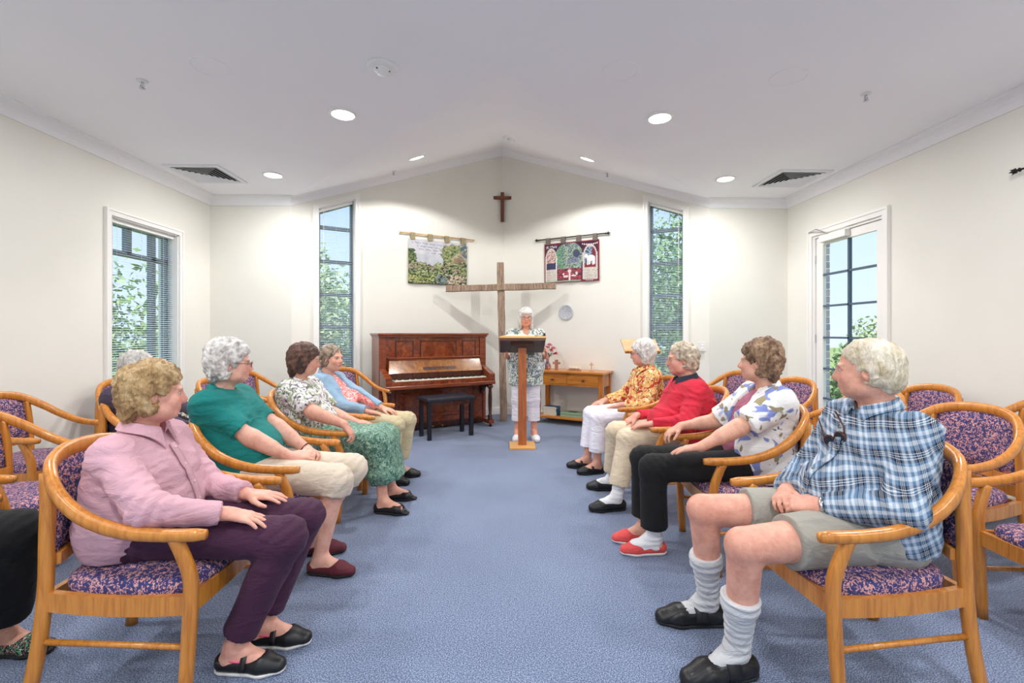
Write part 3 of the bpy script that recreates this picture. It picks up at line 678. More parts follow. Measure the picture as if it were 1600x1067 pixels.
for k, (dx, dy, dz, cn, r) in enumerate(((.03, -.02, .36, 'pink', .045), (.09, .0, .31, 'pink', .042), (.115, -.03, .235, 'red', .036), (-.01, -.03, .27, 'white', .042), (.08, -.04, .265, 'white', .034), (.0, .03, .33, 'pink', .036), (.05, -.04, .29, 'red', .026))):
    fm = MB(); c = Vector((dx, dy, dz)); bloom(fm, c, r * 1.35, k); fo = fm.build('flower', PET[cn], VS)
    MB().tube(spline([(0, 0, .12), (dx * .3, dy * .4, .19), (dx, dy, dz)], 6), .003, 5).build('stem', GRN, fo)
for k in range(9):
    a = k * 2.4; lm = MB(); r_ = .06 + .02 * (k % 3); p0 = Vector((0, 0, .165)); u = Vector((math.cos(a) * .8, math.sin(a) * .8, .75)); sd = Vector((-math.sin(a), math.cos(a), 0))
    lm.add([p0, p0 + u * r_ * .6 + sd * .018, p0 + u * r_ * 1.3, p0 + u * r_ * .6 - sd * .018, p0 + u * r_ * .6 + Vector((0, 0, .006))], [(0, 1, 4), (1, 2, 4), (2, 3, 4), (3, 0, 4)], True).build('leaf', GRN, VS)
SAND = plain('carved pale wood', (206, 168, 132), .6); BRN = plain('carved brown wood', (164, 116, 92), .6)
c1 = empty('carved_cross', on_table(-.24, -.05, .775), cdir, 'chunky carved brown cross standing on the console table', 'ornament')
MB().box((-.024, -.012, 0), (.024, .012, .15), bev=.004).build('upright', BRN, c1); MB().box((-.058, -.013, .085), (.058, .013, .118), bev=.004).build('crossbar', BRN, c1); MB().lathe([(.03, -.008), (.034, 0), (.03, .008)], 16, T(0, 0, .102) @ Matrix.Rotation(PI / 2, 4, 'X')).build('ring', SAND, c1)
sc_ = empty('carved_scene', on_table(.04, -.05, .775), cdir, 'low cream carved last-supper style tableau on the console table', 'ornament')
MB().box((-.10, -.025, 0), (.10, .025, .012), bev=.003).build('base', BRN, sc_); MB().box((-.085, -.018, .03), (.085, .0, .038)).box((-.08, -.015, .012), (-.07, -.005, .03)).box((.07, -.015, .012), (.08, -.005, .03)).build('long_table', SAND, sc_)
for k in range(9): MB().lathe([(.011, .012), (.009, .04), (.004, .048), (.007, .054), (.007, .062), (.002, .067)], 8, T(-.08 + .02 * k, .01, .004 * (k % 2))).build('figure', PAGE, sc_)
c2 = empty('carved_cross', on_table(.30, -.06, .775), cdir, 'thin pale wooden cross on a square foot near the table end', 'ornament')
MB().box((-.03, -.02, 0), (.03, .02, .02), bev=.003).build('foot', SAND, c2); MB().box((-.008, -.006, .02), (.008, .006, .125), bev=.002).build('upright', SAND, c2); MB().box((-.03, -.006, .085), (.03, .006, .10), bev=.002).build('crossbar', SAND, c2)
# ------------------------------------------------------------------ second lectern (music stand) behind seated woman
MS = empty('reading_stand', (1.66, 5.62, 0), .05, 'plain pale timber reading stand behind the woman in the orange blouse', 'stand')
BE = wood('pale beech', (214, 172, 130), (198, 152, 108), 5, .4, 0, .1); Mst = T(0, 0, 1.15) @ Matrix.Rotation(math.radians(38), 4, 'X')
MB().box((-.215, -.10, 0), (.215, .13, .018), Mst, .003).build('desk_board', BE, MS); MB().box((-.215, -.115, -.005), (.215, -.098, .03), Mst, .002).build('ledge', CHWOOD, MS)
MB().box((-.03, -.02, .03), (.03, .02, 1.14)).build('post', BE, MS); MB().box((-.17, -.15, 0), (.17, .15, .03), bev=.004).build('base', BE, MS)
# ------------------------------------------------------------------ wall fittings
def on_wall(a, d, nrm, s, z, o=0.0): return wpt(a, d, nrm, s, o, z)
s_pl = (CX - .97) / .866
pl = empty('wall_plaque', on_wall(aR, dR, nR, s_pl, 1.63, -.012), cdir, 'round pale grey woven plaque hung on the wall above the table', 'plaque')
PLM = NT('grey woven disc'); nz = PLM.noise(PLM.coord(), 90, 3, .7); PLM.base(PLM.ramp(nz.outputs['Fac'], [(.35, lin((150, 152, 160))), (.65, lin((205, 207, 212)))]).outputs[0]); PLM.set(Roughness=.8)
MB().lathe([(.001, -.012), (.108, -.012), (.112, -.004), (.112, .006), (.104, .010), (.098, .006), (.001, .006)], 40, Matrix.Rotation(PI / 2, 4, 'X')).build('disc', PLM.m, pl); MB().lathe([(.112, -.01), (.118, -.004), (.118, .004), (.112, .01), (.108, .0)], 40, Matrix.Rotation(PI / 2, 4, 'X'), ring=True).build('rim', plain('pale rim', (205, 207, 214), .5), pl)
sw = empty('light_switch', (2.62, YF - .006, 1.14), 0, 'white double light switch plate on the wall beside the narrow window', 'switch')
MB().box((-.045, -.004, -.06), (.045, .006, .06), bev=.003).build('plate', TRIM, sw)
for z in (-.022, .022): MB().box((-.012, -.009, z - .012), (.012, -.002, z + .012), bev=.002).build('rocker', plain('switch white', (248, 248, 246), .3), sw)
# dark rod finial on the wall at the picture edge
FIN = plain('wrought black iron', (34, 32, 32), .5, .5)
rd = empty('wall_rod', (XW - .05, 3.29, 2.49), 0, 'black iron rod with pointed finial on the wall past the glass door', 'rod')
def finial(mb, p, d):
    d = Vector(d).normalized(); q = Vector((0, 0, 1)).rotation_difference(d).to_matrix().to_4x4()
    mb.lathe([(.007, -.01), (.016, 0), (.007, .012), (.012, .02), (.019, .035), (.008, .055), (.001, .075)], 12, T(*p) @ q)
    for a in range(4):
        u = q.to_3x3() @ Vector((math.cos(a * PI / 2 + .4), math.sin(a * PI / 2 + .4), 0)); mb.tube([Vector(p) + d * .03, Vector(p) + d * .036 + u * .022, Vector(p) + d * .045 + u * .028], lambda t: .006 * (1.2 - t), 6)
mb = MB(); mb.tube([(0, 0, 0), (0, -1.1, 0)], .007, 8); mb.build('rod', FIN, rd); mb = MB(); finial(mb, (0, 0, 0), (0, 1, 0)); mb.build('finial', FIN, rd)
for y in (-.1, -1.0): MB().box((0, y - .01, -.012), (.052, y + .01, .012)).build('bracket', FIN, rd)
# ------------------------------------------------------------------ ceiling fittings
def disc_fitting(name, x, y, label, cat, group=None, r=.12):
    o = empty(name, (x, y, HC), 0, label, cat, group)
    MB().lathe([(.001, -.001), (r * .93, -.001), (r * .94, -.003), (r, -.0035), (r + .003, -.002), (r + .003, 0), (.001, 0)], 36, smooth=False).build('rim', CEIL, o)
    MB().lathe([(.001, -.0022), (r * .92, -.0022), (r * .92, -.001), (.001, -.001)], 36, smooth=False).build('grille', CEIL, o); return o
disc_fitting('ceiling_speaker', -1.92, 3.13, 'flush round white ceiling speaker between the sprinkler and the smoke detector', 'speaker', 'round ceiling speakers')
disc_fitting('ceiling_speaker', .79, 3.13, 'flush round white ceiling speaker near the ridge fold', 'speaker', 'round ceiling speakers')
disc_fitting('ceiling_speaker', 1.96, 3.17, 'flush round white ceiling speaker near the sprinkler over the plaid man', 'speaker', 'round ceiling speakers')
DET = plain('detector white', (240, 240, 240), .5)
def detector(p, label):
    o = empty('smoke_detector', p, 0, label, 'detector', 'smoke detectors on the ceiling')
    MB().lathe([(.001, 0), (.10, 0), (.10, -.012), (.088, -.018), (.001, -.018)], 32).build('base_ring', DET, o); b = MB().lathe([(.001, -.018), (.055, -.018), (.05, -.032), (.032, -.038), (.03, -.052), (.001, -.055)], 24).build('sensor_body', DET, o)
    for k in range(3): a = k * 2.1; MB().box((math.cos(a) * .045 - .006, math.sin(a) * .045 - .006, -.034), (math.cos(a) * .045 + .006, math.sin(a) * .045 + .006, -.026)).build('vent_slot', BLACK, b)
    return o
detector((-.79, 3.1, HC), 'white smoke detector on the flat ceiling beside the ridge fold')
detector(tuple(slope_pt(1, .634, .037) - Vector((0, 0, .005))), 'white smoke detector near the gable peak above the wall cross')
def sprinkler(p, label, nrm=(0, 0, -1)):
    o = empty('sprinkler', p, 0, label, 'sprinkler', 'chrome ceiling sprinklers')
    MB().lathe([(.001, 0), (.036, 0), (.034, -.006), (.02, -.010), (.001, -.010)], 20).build('escutcheon', plain('satin white', (228, 228, 230), .35), o)
    h = MB().lathe([(.009, -.01), (.009, -.024), (.005, -.028), (.004, -.05), (.001, -.05)], 12).build('nozzle', METAL, o)
    MB().lathe([(.001, -.05), (.017, -.05), (.018, -.053), (.001, -.054)], 16).build('deflector', METAL, o)
    for s in (-1, 1): MB().tube([(s * .008, 0, -.022), (s * .014, 0, -.036), (s * .004, 0, -.05)], .0025, 6).build('frame_arm', METAL, o)
sprinkler((-2.5, 3.31, HC), 'chrome ceiling sprinkler above the row of the woman in pink'); sprinkler((2.66, 3.38, HC), 'chrome ceiling sprinkler above the man in plaid')
sprinkler(tuple(slope_pt(-1, .374, .549)), 'small sprinkler in the sloping ceiling above the landscape tapestry'); sprinkler(tuple(slope_pt(1, .406, .545)), 'small sprinkler in the sloping ceiling above the maroon tapestry')
VSHADE = plain('painted duct shade', (9, 10, 12), .9); VW = plain('vent white', (232, 233, 236), .5)  # black plate colour paints the shade inside the vent's duct
def vent(x, y, label):
    o = empty('ceiling_vent', (x, y, HC), 0, label, 'vent', 'square louvred ceiling vents')
    h = .29
    fr = MB()
    for lo, hi in (((-h, -h), (h, -h + .05)), ((-h, h - .05), (h, h)), ((-h, -h + .05), (-h + .05, h - .05)), ((h - .05, -h + .05), (h, h - .05))): fr.box((*lo, -.014), (*hi, 0))
    fr.build('vent_frame', VW, o); MB().box((-h + .05, -h + .05, -.004), (h - .05, h - .05, -.001)).build('duct_shade_plate', VSHADE, o)
    for k in range(6):
        a = h - .052 - k * .040; b = a - .019
        if b < .01: break
        mb = MB()
        for r in range(4):
            M_ = RZ(r * PI / 2); q = [M_ @ Vector(p) for p in ((-a, -a, -.022), (a, -a, -.022), (b, -b, -.010), (-b, -b, -.010))]; mb.hexa(q, [p + Vector((0, 0, .003)) for p in q])
        mb.build('louvre', VW, o)
    return o
vent(-3.25, 5.23, 'square white louvred ceiling vent above the wide window wall'); vent(3.27, 5.25, 'square white louvred ceiling vent above the glass door')
# ------------------------------------------------------------------ wall tapestries (woven print as per-vertex dye colours)
def fbm(u, v, seed, octv=4, f0=6.0):
    r = np.random.default_rng(seed); out = np.zeros_like(u); amp = 1.0; f = f0; tot = 0
    for o in range(octv):
        g = r.random((int(f) + 3, int(f) + 3)); x = np.clip(u, 0, .9999) * f; y = np.clip(v, 0, .9999) * f; i = x.astype(int); j = y.astype(int); a = x - i; b = y - j; a = a * a * (3 - 2 * a); b = b * b * (3 - 2 * b)
        out += amp * ((g[j, i] * (1 - a) + g[j, i + 1] * a) * (1 - b) + (g[j + 1, i] * (1 - a) + g[j + 1, i + 1] * a) * b); tot += amp; amp *= .62; f *= 2
    return out / tot
def ell(u, v, cu, cv, ru, rv): return ((u - cu) / ru) ** 2 + ((v - cv) / rv) ** 2 < 1
class Paint:
    def __init__(s, nx, ny):
        s.u, s.v = np.meshgrid(np.linspace(0, 1, nx), np.linspace(0, 1, ny)); s.c = np.zeros((ny, nx, 3))
    def fill(s, mask, rgb, a=1.0):
        w = (mask * a)[..., None] if not isinstance(mask, bool) else a; s.c = s.c * (1 - w) + np.array(rgb, float) * w
def paint_landscape(nx, ny):
    P = Paint(nx, ny); u, v = P.u, P.v; n = fbm(u, v, 1, 5, 10); n2 = fbm(u, v, 2, 4, 30); n3 = fbm(u, v, 3, 3, 48)
    P.fill(np.ones_like(u), (206, 206, 216)); P.fill((v > .3) * np.clip((v - .3) / .2, 0, 1), (186, 196, 208)); P.fill(n > .55, (216, 212, 214), .5)
    for r in range(9): P.fill(np.abs(v - (.34 + .03 * r) - .006 * np.sin(u * 40 + r)) < .006, (164, 178, 196), .5)
    tree = (((u - .76) / .24) ** 2 + ((v - .33) / .27) ** 2 + (n - .5) * 1.6) < 1
    P.fill(tree, (150, 164, 96)); P.fill(tree & (n2 > .52), (112, 140, 76)); P.fill(tree & (n3 > .6), (196, 186, 124)); P.fill(tree & (n3 < .36), (62, 92, 58))
    P.fill((u > .88) & (v < .35) & (n2 > .42), (84, 108, 118))
    left = (u < .10 + .12 * (v - .25) + (n - .5) * .16) & (v > .22); P.fill(left, (58, 84, 44)); P.fill(left & (n3 > .52), (126, 146, 78))
    house = (u > .77) & (u < .95) & (v > .36) & (v < .62) & (v > .25 + np.abs(u - .86) * 1.15); P.fill(house, (150, 112, 92)); P.fill(house & (n3 > .55), (170, 134, 112))
    P.fill((np.abs(v - (.245 + np.abs(u - .86) * 1.15)) < .018) & (np.abs(u - .86) < .125), (208, 168, 160)); P.fill((u > .79) & (u < .82) & (v > .5) & (v < .6), (64, 56, 54)); P.fill((u > .89) & (u < .92) & (v > .46) & (v < .53), (84, 78, 84))
    gr = v > .52 + .10 * np.sin(u * 5 + .6) * .5 + (n - .5) * .22 - .06 * (u < .3)
    P.fill(gr, (96, 122, 62)); P.fill(gr & (n2 > .52), (148, 164, 92)); P.fill(gr & (n2 < .44), (46, 72, 40)); P.fill(gr & (n3 > .62), (196, 200, 140)); P.fill(gr & (n3 < .34), (30, 48, 34))
    P.fill(gr & (v < .72) & (n > .52) & (n3 > .5), (188, 150, 140)); P.fill((u > .62) & (v > .76) & (n3 > .52), (218, 168, 156)); P.fill((u > .62) & (v > .76) & (n3 > .62), (236, 206, 196)); P.fill((u > .45) & (u < .66) & (v > .78) & (n3 > .5), (132, 150, 176)); P.fill((u < .4) & (v > .8) & (n3 > .56), (196, 190, 96)); P.fill(v > .985, (40, 46, 36))
    rows = ((.075, .06, .62), (.145, .14, .6), (.21, .17, .6), (.275, .32, .6))
    for k, (vv, u0, u1) in enumerate(rows):   # rows of fine handwriting, too small to read
        w = .009 * np.sin(u * 210 + k) + .006 * np.sin(u * 97 + 2 * k) + .05 * u; gap = np.sin(u * 52 + k * 1.7) > -.72
        P.fill((np.abs(v - vv - w) < .007) & (u > u0) & (u < u1) & gap, (104, 108, 140), .85)
    g_ = P.c.mean(-1, keepdims=True); return (P.c * .74 + g_ * .26) * .93
def paint_maroon(nx, ny):
    P = Paint(nx, ny); u, v = P.u, P.v; n = fbm(u, v, 11, 4, 12); n2 = fbm(u, v, 12, 3, 36); n3 = fbm(u, v, 13, 3, 60)
    P.fill(np.ones_like(u), (56, 30, 52)); P.fill(n2 > .58, (100, 40, 62), .7)
    tr = (((u - .46) / .25) ** 2 + ((v - .37) / .36) ** 2) < 1.05; tr |= (u > .25) & (u < .69) & (v > .35) & (v < .68)
    P.fill(tr, (150, 172, 152)); P.fill(tr & (n2 > .53), (176, 190, 176)); P.fill(tr & (n3 < .42), (64, 76, 82)); P.fill(tr & (n3 > .62), (110, 144, 118)); P.fill(tr & (n > .58) & (n3 > .45), (118, 116, 150)); P.fill(tr & (u < .36) & (n2 > .5), (88, 138, 104)); P.fill(ell(u, v, .6, .3, .06, .1) & (n3 > .42), (70, 66, 104))
    # side arches
    for (u0, u1, vt) in ((.02, .235, .12), (.72, .965, .1)):
        c = (u0 + u1) / 2; w = (u1 - u0) / 2
        arch = (np.abs(u - c) < w) & ((v > vt + .26) | (((u - c) / w) ** 2 + ((v - vt - .26) / .26) ** 2 < 1)) & (v < .97); P.fill(arch, (196, 188, 182))
        inn = (np.abs(u - c) < w * .82) & (((v > vt + .26) & (v < .66)) | (((u - c) / (w * .82)) ** 2 + ((v - vt - .26) / .21) ** 2 < 1)) & (v < .66)
        if u0 < .1:
            P.fill(inn, (176, 150, 150)); P.fill(inn & (n3 > .52), (214, 186, 170)); P.fill(inn & (n3 < .42), (92, 60, 84)); P.fill(inn & (v > .5), (62, 66, 98)); P.fill(inn & (v > .5) & (np.sin((u * .8 + v) * 120) > .5), (40, 40, 66))
        else:
            P.fill(inn, (70, 84, 108)); P.fill(inn & (n2 > .55), (152, 164, 184)); P.fill(inn & (u > .88), (120, 40, 56)); P.fill(inn & (v > .58), (128, 38, 50))
            # lamb
            lamb = ell(u, v, .855, .44, .075, .075) | ell(u, v, .775, .38, .032, .05) | ((np.abs(u - .80) < .013) & (v > .45) & (v < .61)) | ((np.abs(u - .835) < .013) & (v > .45) & (v < .60)) | ((np.abs(u - .895) < .013) & (v > .45) & (v < .61)) | ((np.abs(u - .92) < .012) & (v > .44) & (v < .59)); P.fill(lamb, (236, 226, 224))
        tx = (np.abs(u - c) < w * .85) & (v > .68) & (v < .95); P.fill(tx, (206, 198, 188)); P.fill(tx & (np.sin(v * 150) > .35) & (n3 > .46), (150, 140, 134), .8)
        P.fill((np.abs(np.abs(u - c) - w) < .01) & (v > vt + .2) & (np.sin(v * 170) > 0), (236, 232, 232))
    P.fill((u > .7) & (u < .98) & (np.abs(v - .065 - .04 * np.cos((u - .84) * 9)) < .018) & (np.sin(u * 190) > -.4), (224, 206, 206))
    P.fill((u > .03) & (u < .24) & (v > .06) & (v < .12) & (n3 > .5), (190, 184, 194))
    fl = (u > .25) & (u < .69) & (v > .66) & (v < .95); P.fill(fl, (60, 34, 52)); P.fill(fl & (n2 > .47), (150, 44, 66)); P.fill(fl & (n3 > .6), (190, 84, 96)); P.fill(fl & (n3 < .34), (52, 84, 72))
    sw = ell(u, v, .405, .86, .05, .03) | ell(u, v, .36, .80, .02, .03) | ell(u, v, .55, .85, .045, .022) | ell(u, v, .60, .79, .018, .04) | ((np.abs(u - .475) < .018) & (v > .72) & (v < .96)) | ell(u, v, .475, .73, .035, .04); P.fill(sw & (u > .28), (226, 204, 206))
    P.fill((v > .955) & (u < .7) & (v < .985), (150, 176, 152)); b = (u < .018) | (u > .978) | (v < .03) | ((v > .955) & (u > .68)) | (v > .985); P.fill(b, (124, 36, 54)); P.fill((v > .965) & (v < .985) & (u > .77) & (u < .9) & (np.sin(u * 180) > -.2), (212, 196, 200))
    return P.c
TAPM = attr_mat('woven tapestry print', .9, .25, 700); TAB = plain('khaki cloth tab', (150, 138, 104), .9); TAB2 = plain('taupe cloth tab', (112, 100, 94), .9)
def tapestry(a, d, nrm, s0, s1, zt, zb, painter, rodmat, tabmat, label, rs, fin):
    """s0,s1 cloth extents along wall from a; hangs 4cm off the wall"""
    L = s1 - s0; sgn = 1 if d.x > 0 else -1
    if sgn < 0: s0, s1 = s1, s0
    ang = math.atan2(d.y, d.x) if sgn > 0 else math.atan2(-d.y, -d.x)
    org = wpt(a, d, nrm, s0, -.035, zt); root = empty('wall_tapestry', org, ang, label, 'tapestry', 'tapestries hung from rods')
    nx, ny = 150, 112; colr = painter(nx, ny); H_ = zt - zb; u, v = np.meshgrid(np.linspace(0, 1, nx), np.linspace(0, 1, ny))
    yy = .006 * np.sin(u * 19 + v * 2) * (.3 + v) + .004 * np.sin(u * 43); V = np.stack([u * L, yy, -v * H_ + .006 * np.sin(u * 3.1) * v], -1).reshape(-1, 3)
    idx = np.arange(nx * ny).reshape(ny, nx); F = np.stack([idx[1:, :-1], idx[1:, 1:], idx[:-1, 1:], idx[:-1, :-1]], -1).reshape(-1, 4)
    V2 = V + np.array([0, .006, 0]); rim = np.concatenate([idx[0, :-1], idx[:-1, -1], idx[-1, :0:-1], idx[:0:-1, 0]]); nv = nx * ny
    faces = [tuple(q) for q in F] + [tuple(q[::-1] + nv) for q in F] + [(int(p), int(q), int(q) + nv, int(p) + nv) for p, q in zip(rim, np.roll(rim, -1))]
    me = bpy.data.meshes.new('cloth'); me.from_pydata(np.concatenate([V, V2]).tolist(), [], faces); ca = me.color_attributes.new('Col', 'FLOAT_COLOR', 'POINT')
    cc = (colr.reshape(-1, 3) / 255.0); cc = np.where(cc <= .04045, cc / 12.92, ((cc + .055) / 1.055) ** 2.4); cc = np.concatenate([np.concatenate([cc, cc]), np.ones((2 * nv, 1))], 1); ca.data.foreach_set('color', cc.astype(np.float32).ravel())
    me.polygons.foreach_set('use_smooth', [True] * len(me.polygons)); mesh_obj('cloth', me, TAPM, root)
    zr = .075
    for k in range(4):
        x = L * (.07 + .286 * k); MB().box((x - .035, -.012, -.012), (x + .035, -.006, zr + .008)).box((x - .035, .012, -.012), (x + .035, .018, zr + .008)).box((x - .035, -.012, zr + .008), (x + .035, .018, zr + .014)).build('tab', tabmat, root)
    r = MB().tube([(-rs, .003, zr), (L + rs, .003, zr)], .0095, 10).build('rod', rodmat, root); mb = MB()
    if fin:
        finial(mb, (-rs, .003, zr), (-1, 0, 0)); finial(mb, (L + rs, .003, zr), (1, 0, 0))
    else:
        for s_, x in ((-1, -rs), (1, L + rs)): mb.lathe([(.008, 0), (.014, .006), (.012, .02), (.006, .035), (.001, .04)], 10, T(x, .003, zr) @ Matrix.Rotation(s_ * PI / 2, 4, 'Y'))
    mb.build('rod_finials', rodmat, r)
    return root
ROD1 = wood('pale rod wood', (214, 170, 104), (190, 140, 78), 5, .4, 0, .1)
s0 = (-1.385 + CX) / .866; s1 = (-.57 + CX) / .866
tapestry(aL, dL, nL, s0, s1, 2.70, 2.045, paint_landscape, ROD1, TAB, 'garden landscape tapestry with cottage and script hung from a pale wooden rod', .10, False)
s0 = (CX - 1.43) / .866; s1 = (CX - .67) / .866
tapestry(aR, dR, nR, s0, s1, 2.69, 2.085, paint_maroon, FIN, TAB2, 'maroon-bordered tapestry with tree and lamb hung from a black iron rod', .10, True)
# ------------------------------------------------------------------ outside
def m_grass():
    t = NT('lawn'); n = t.noise(t.coord(), 3, 5, .7); t.base(t.ramp(n.outputs['Fac'], [(.3, lin((96, 118, 60))), (.7, lin((160, 172, 104)))]).outputs[0]); t.set(Roughness=.9); return t.m
g = MB().add([(-40, -30, -.12), (40, -30, -.12), (40, 45, -.12), (-40, 45, -.12)], [(0, 1, 2, 3)]).build('ground', m_grass()); g['kind'] = 'structure'
LEAFS = []
for i, (c1_, c2_) in enumerate((((92, 128, 72), (158, 182, 112)), ((70, 106, 66), (126, 158, 96)), ((110, 134, 92), (190, 204, 150)))):
    t = NT('foliage %d' % i); n = t.noise(t.coord(), 6, 3); t.base(t.ramp(n.outputs['Fac'], [(.3, lin(c1_)), (.7, lin(c2_))]).outputs[0]); t.set(Roughness=.6); t.b.inputs['Transmission Weight'].default_value = 0; LEAFS.append(t.m)
BARK = plain('bark', (96, 80, 66), .9)
def tree(x, y, h, rad, zc, n, mat, label, seed, size=.06):
    n = int(n * 1.8)
    r = np.random.default_rng(seed); root = empty('garden_tree', (x, y, -.12), 0, label, 'tree', 'trees and shrubs outside the windows')
    c = r.normal(size=(n, 3)); c /= np.linalg.norm(c, axis=1)[:, None]; c *= (r.random((n, 1)) ** .4); bumps = 1 + .25 * np.sin(c[:, :1] * 7 + 1) * np.cos(c[:, 1:2] * 6) ; c = c * bumps * np.array([rad, rad, (h - zc)]) + np.array([0, 0, zc])
    a = r.normal(size=(n, 3)); a /= np.linalg.norm(a, axis=1)[:, None]; b = np.cross(a, r.normal(size=(n, 3))); b /= np.linalg.norm(b, axis=1)[:, None]; s_ = size * (.6 + .8 * r.random((n, 1)))
    V = np.stack([c - a * s_, c + b * s_ * .45, c + a * s_, c - b * s_ * .45], 1).reshape(-1, 3); F = np.arange(4 * n).reshape(n, 4)
    me = bpy.data.meshes.new('foliage'); me.from_pydata(V.tolist(), [], F.tolist()); fo = mesh_obj('foliage', me, mat, root); fo['kind'] = 'stuff'
    mb = MB().tube(spline([(0, 0, 0), (.05, .03, zc * .5), (0, 0, zc)], 6), lambda t: .09 * (1.2 - t * .6), 8)
    for k in range(5): aa = k * 1.26; mb.tube([(0, 0, zc * .8), (math.cos(aa) * rad * .4, math.sin(aa) * rad * .4, zc * 1.1), (math.cos(aa) * rad * .7, math.sin(aa) * rad * .7, zc * 1.25)], lambda t: .04 * (1.1 - t), 6)
    mb.build('trunk', BARK, root); return root
tree(-6.3, 7.0, 2.9, 1.2, 1.2, 2600, LEAFS[0], 'leafy shrub outside the wide window', 1); tree(-9.4, 8.3, 3.4, 1.3, 1.2, 2600, LEAFS[1], 'taller shrub outside the wide window', 2); tree(-6.4, 9.4, 1.9, .9, .7, 1800, LEAFS[2], 'pale low shrub outside the wide window', 3)
tree(-3.6, 8.9, 2.95, 1.0, 1.3, 2600, LEAFS[2], 'pale leafy tree outside the narrow window beside the piano', 4); tree(-4.9, 12.4, 3.3, 1.5, 1.2, 3000, LEAFS[0], 'broad tree behind the pale one outside the narrow window', 5); tree(-2.3, 7.6, 1.25, .5, .5, 1200, LEAFS[1], 'dark low bush under the narrow window beside the piano', 6)
tree(3.5, 8.6, 3.6, 1.3, 1.6, 3600, LEAFS[1], 'dense green tree filling the narrow window beside the light switch', 7); tree(5.2, 13.0, 5.2, 2.0, 2.4, 4200, LEAFS[0], 'tall broad tree behind the narrow window beside the light switch', 8); tree(1.6, 8.3, 1.5, .4, .7, 1500, LEAFS[1], 'dark bush under the narrow window beside the light switch', 9)
tree(8.6, 9.6, 1.9, 1.3, .9, 2600, LEAFS[2], 'sunlit pale shrub outside the glass door', 10); tree(12.4, 11.6, 2.1, 1.5, 1.0, 2600, LEAFS[2], 'sunlit hedge shrub beyond the glass door', 11); tree(6.6, 8.2, 1.25, .7, .55, 1400, LEAFS[1], 'small green bush beside the brick pier', 12)
# brick pier outside the door
PIER = empty('brick_pier', (4.02, 5.87, -.12), 0, 'blue-grey brick pier outside the glass door', 'pier'); BRK = [plain('brick %d' % i, c, .85, bump=.3) for i, c in enumerate(((96, 100, 118), (108, 104, 116), (84, 90, 110)))]
MB().box((-.05, -.11, 0), (.05, .11, 2.95)).build('mortar_core', plain('mortar', (176, 174, 170), .9), PIER)
bmes = []
for i in range(3):
    me = MB().box((-.055, -.115, -.038), (.055, .115, .038), bev=.004).mesh('brick'); me.materials.append(BRK[i]); bmes.append(me)
for row in range(34):
    o = mesh_obj('brick', bmes[(row * 7) % 3], None, PIER); o.location = (random.uniform(-.002, .002), random.uniform(-.002, .002), .05 + row * .086)
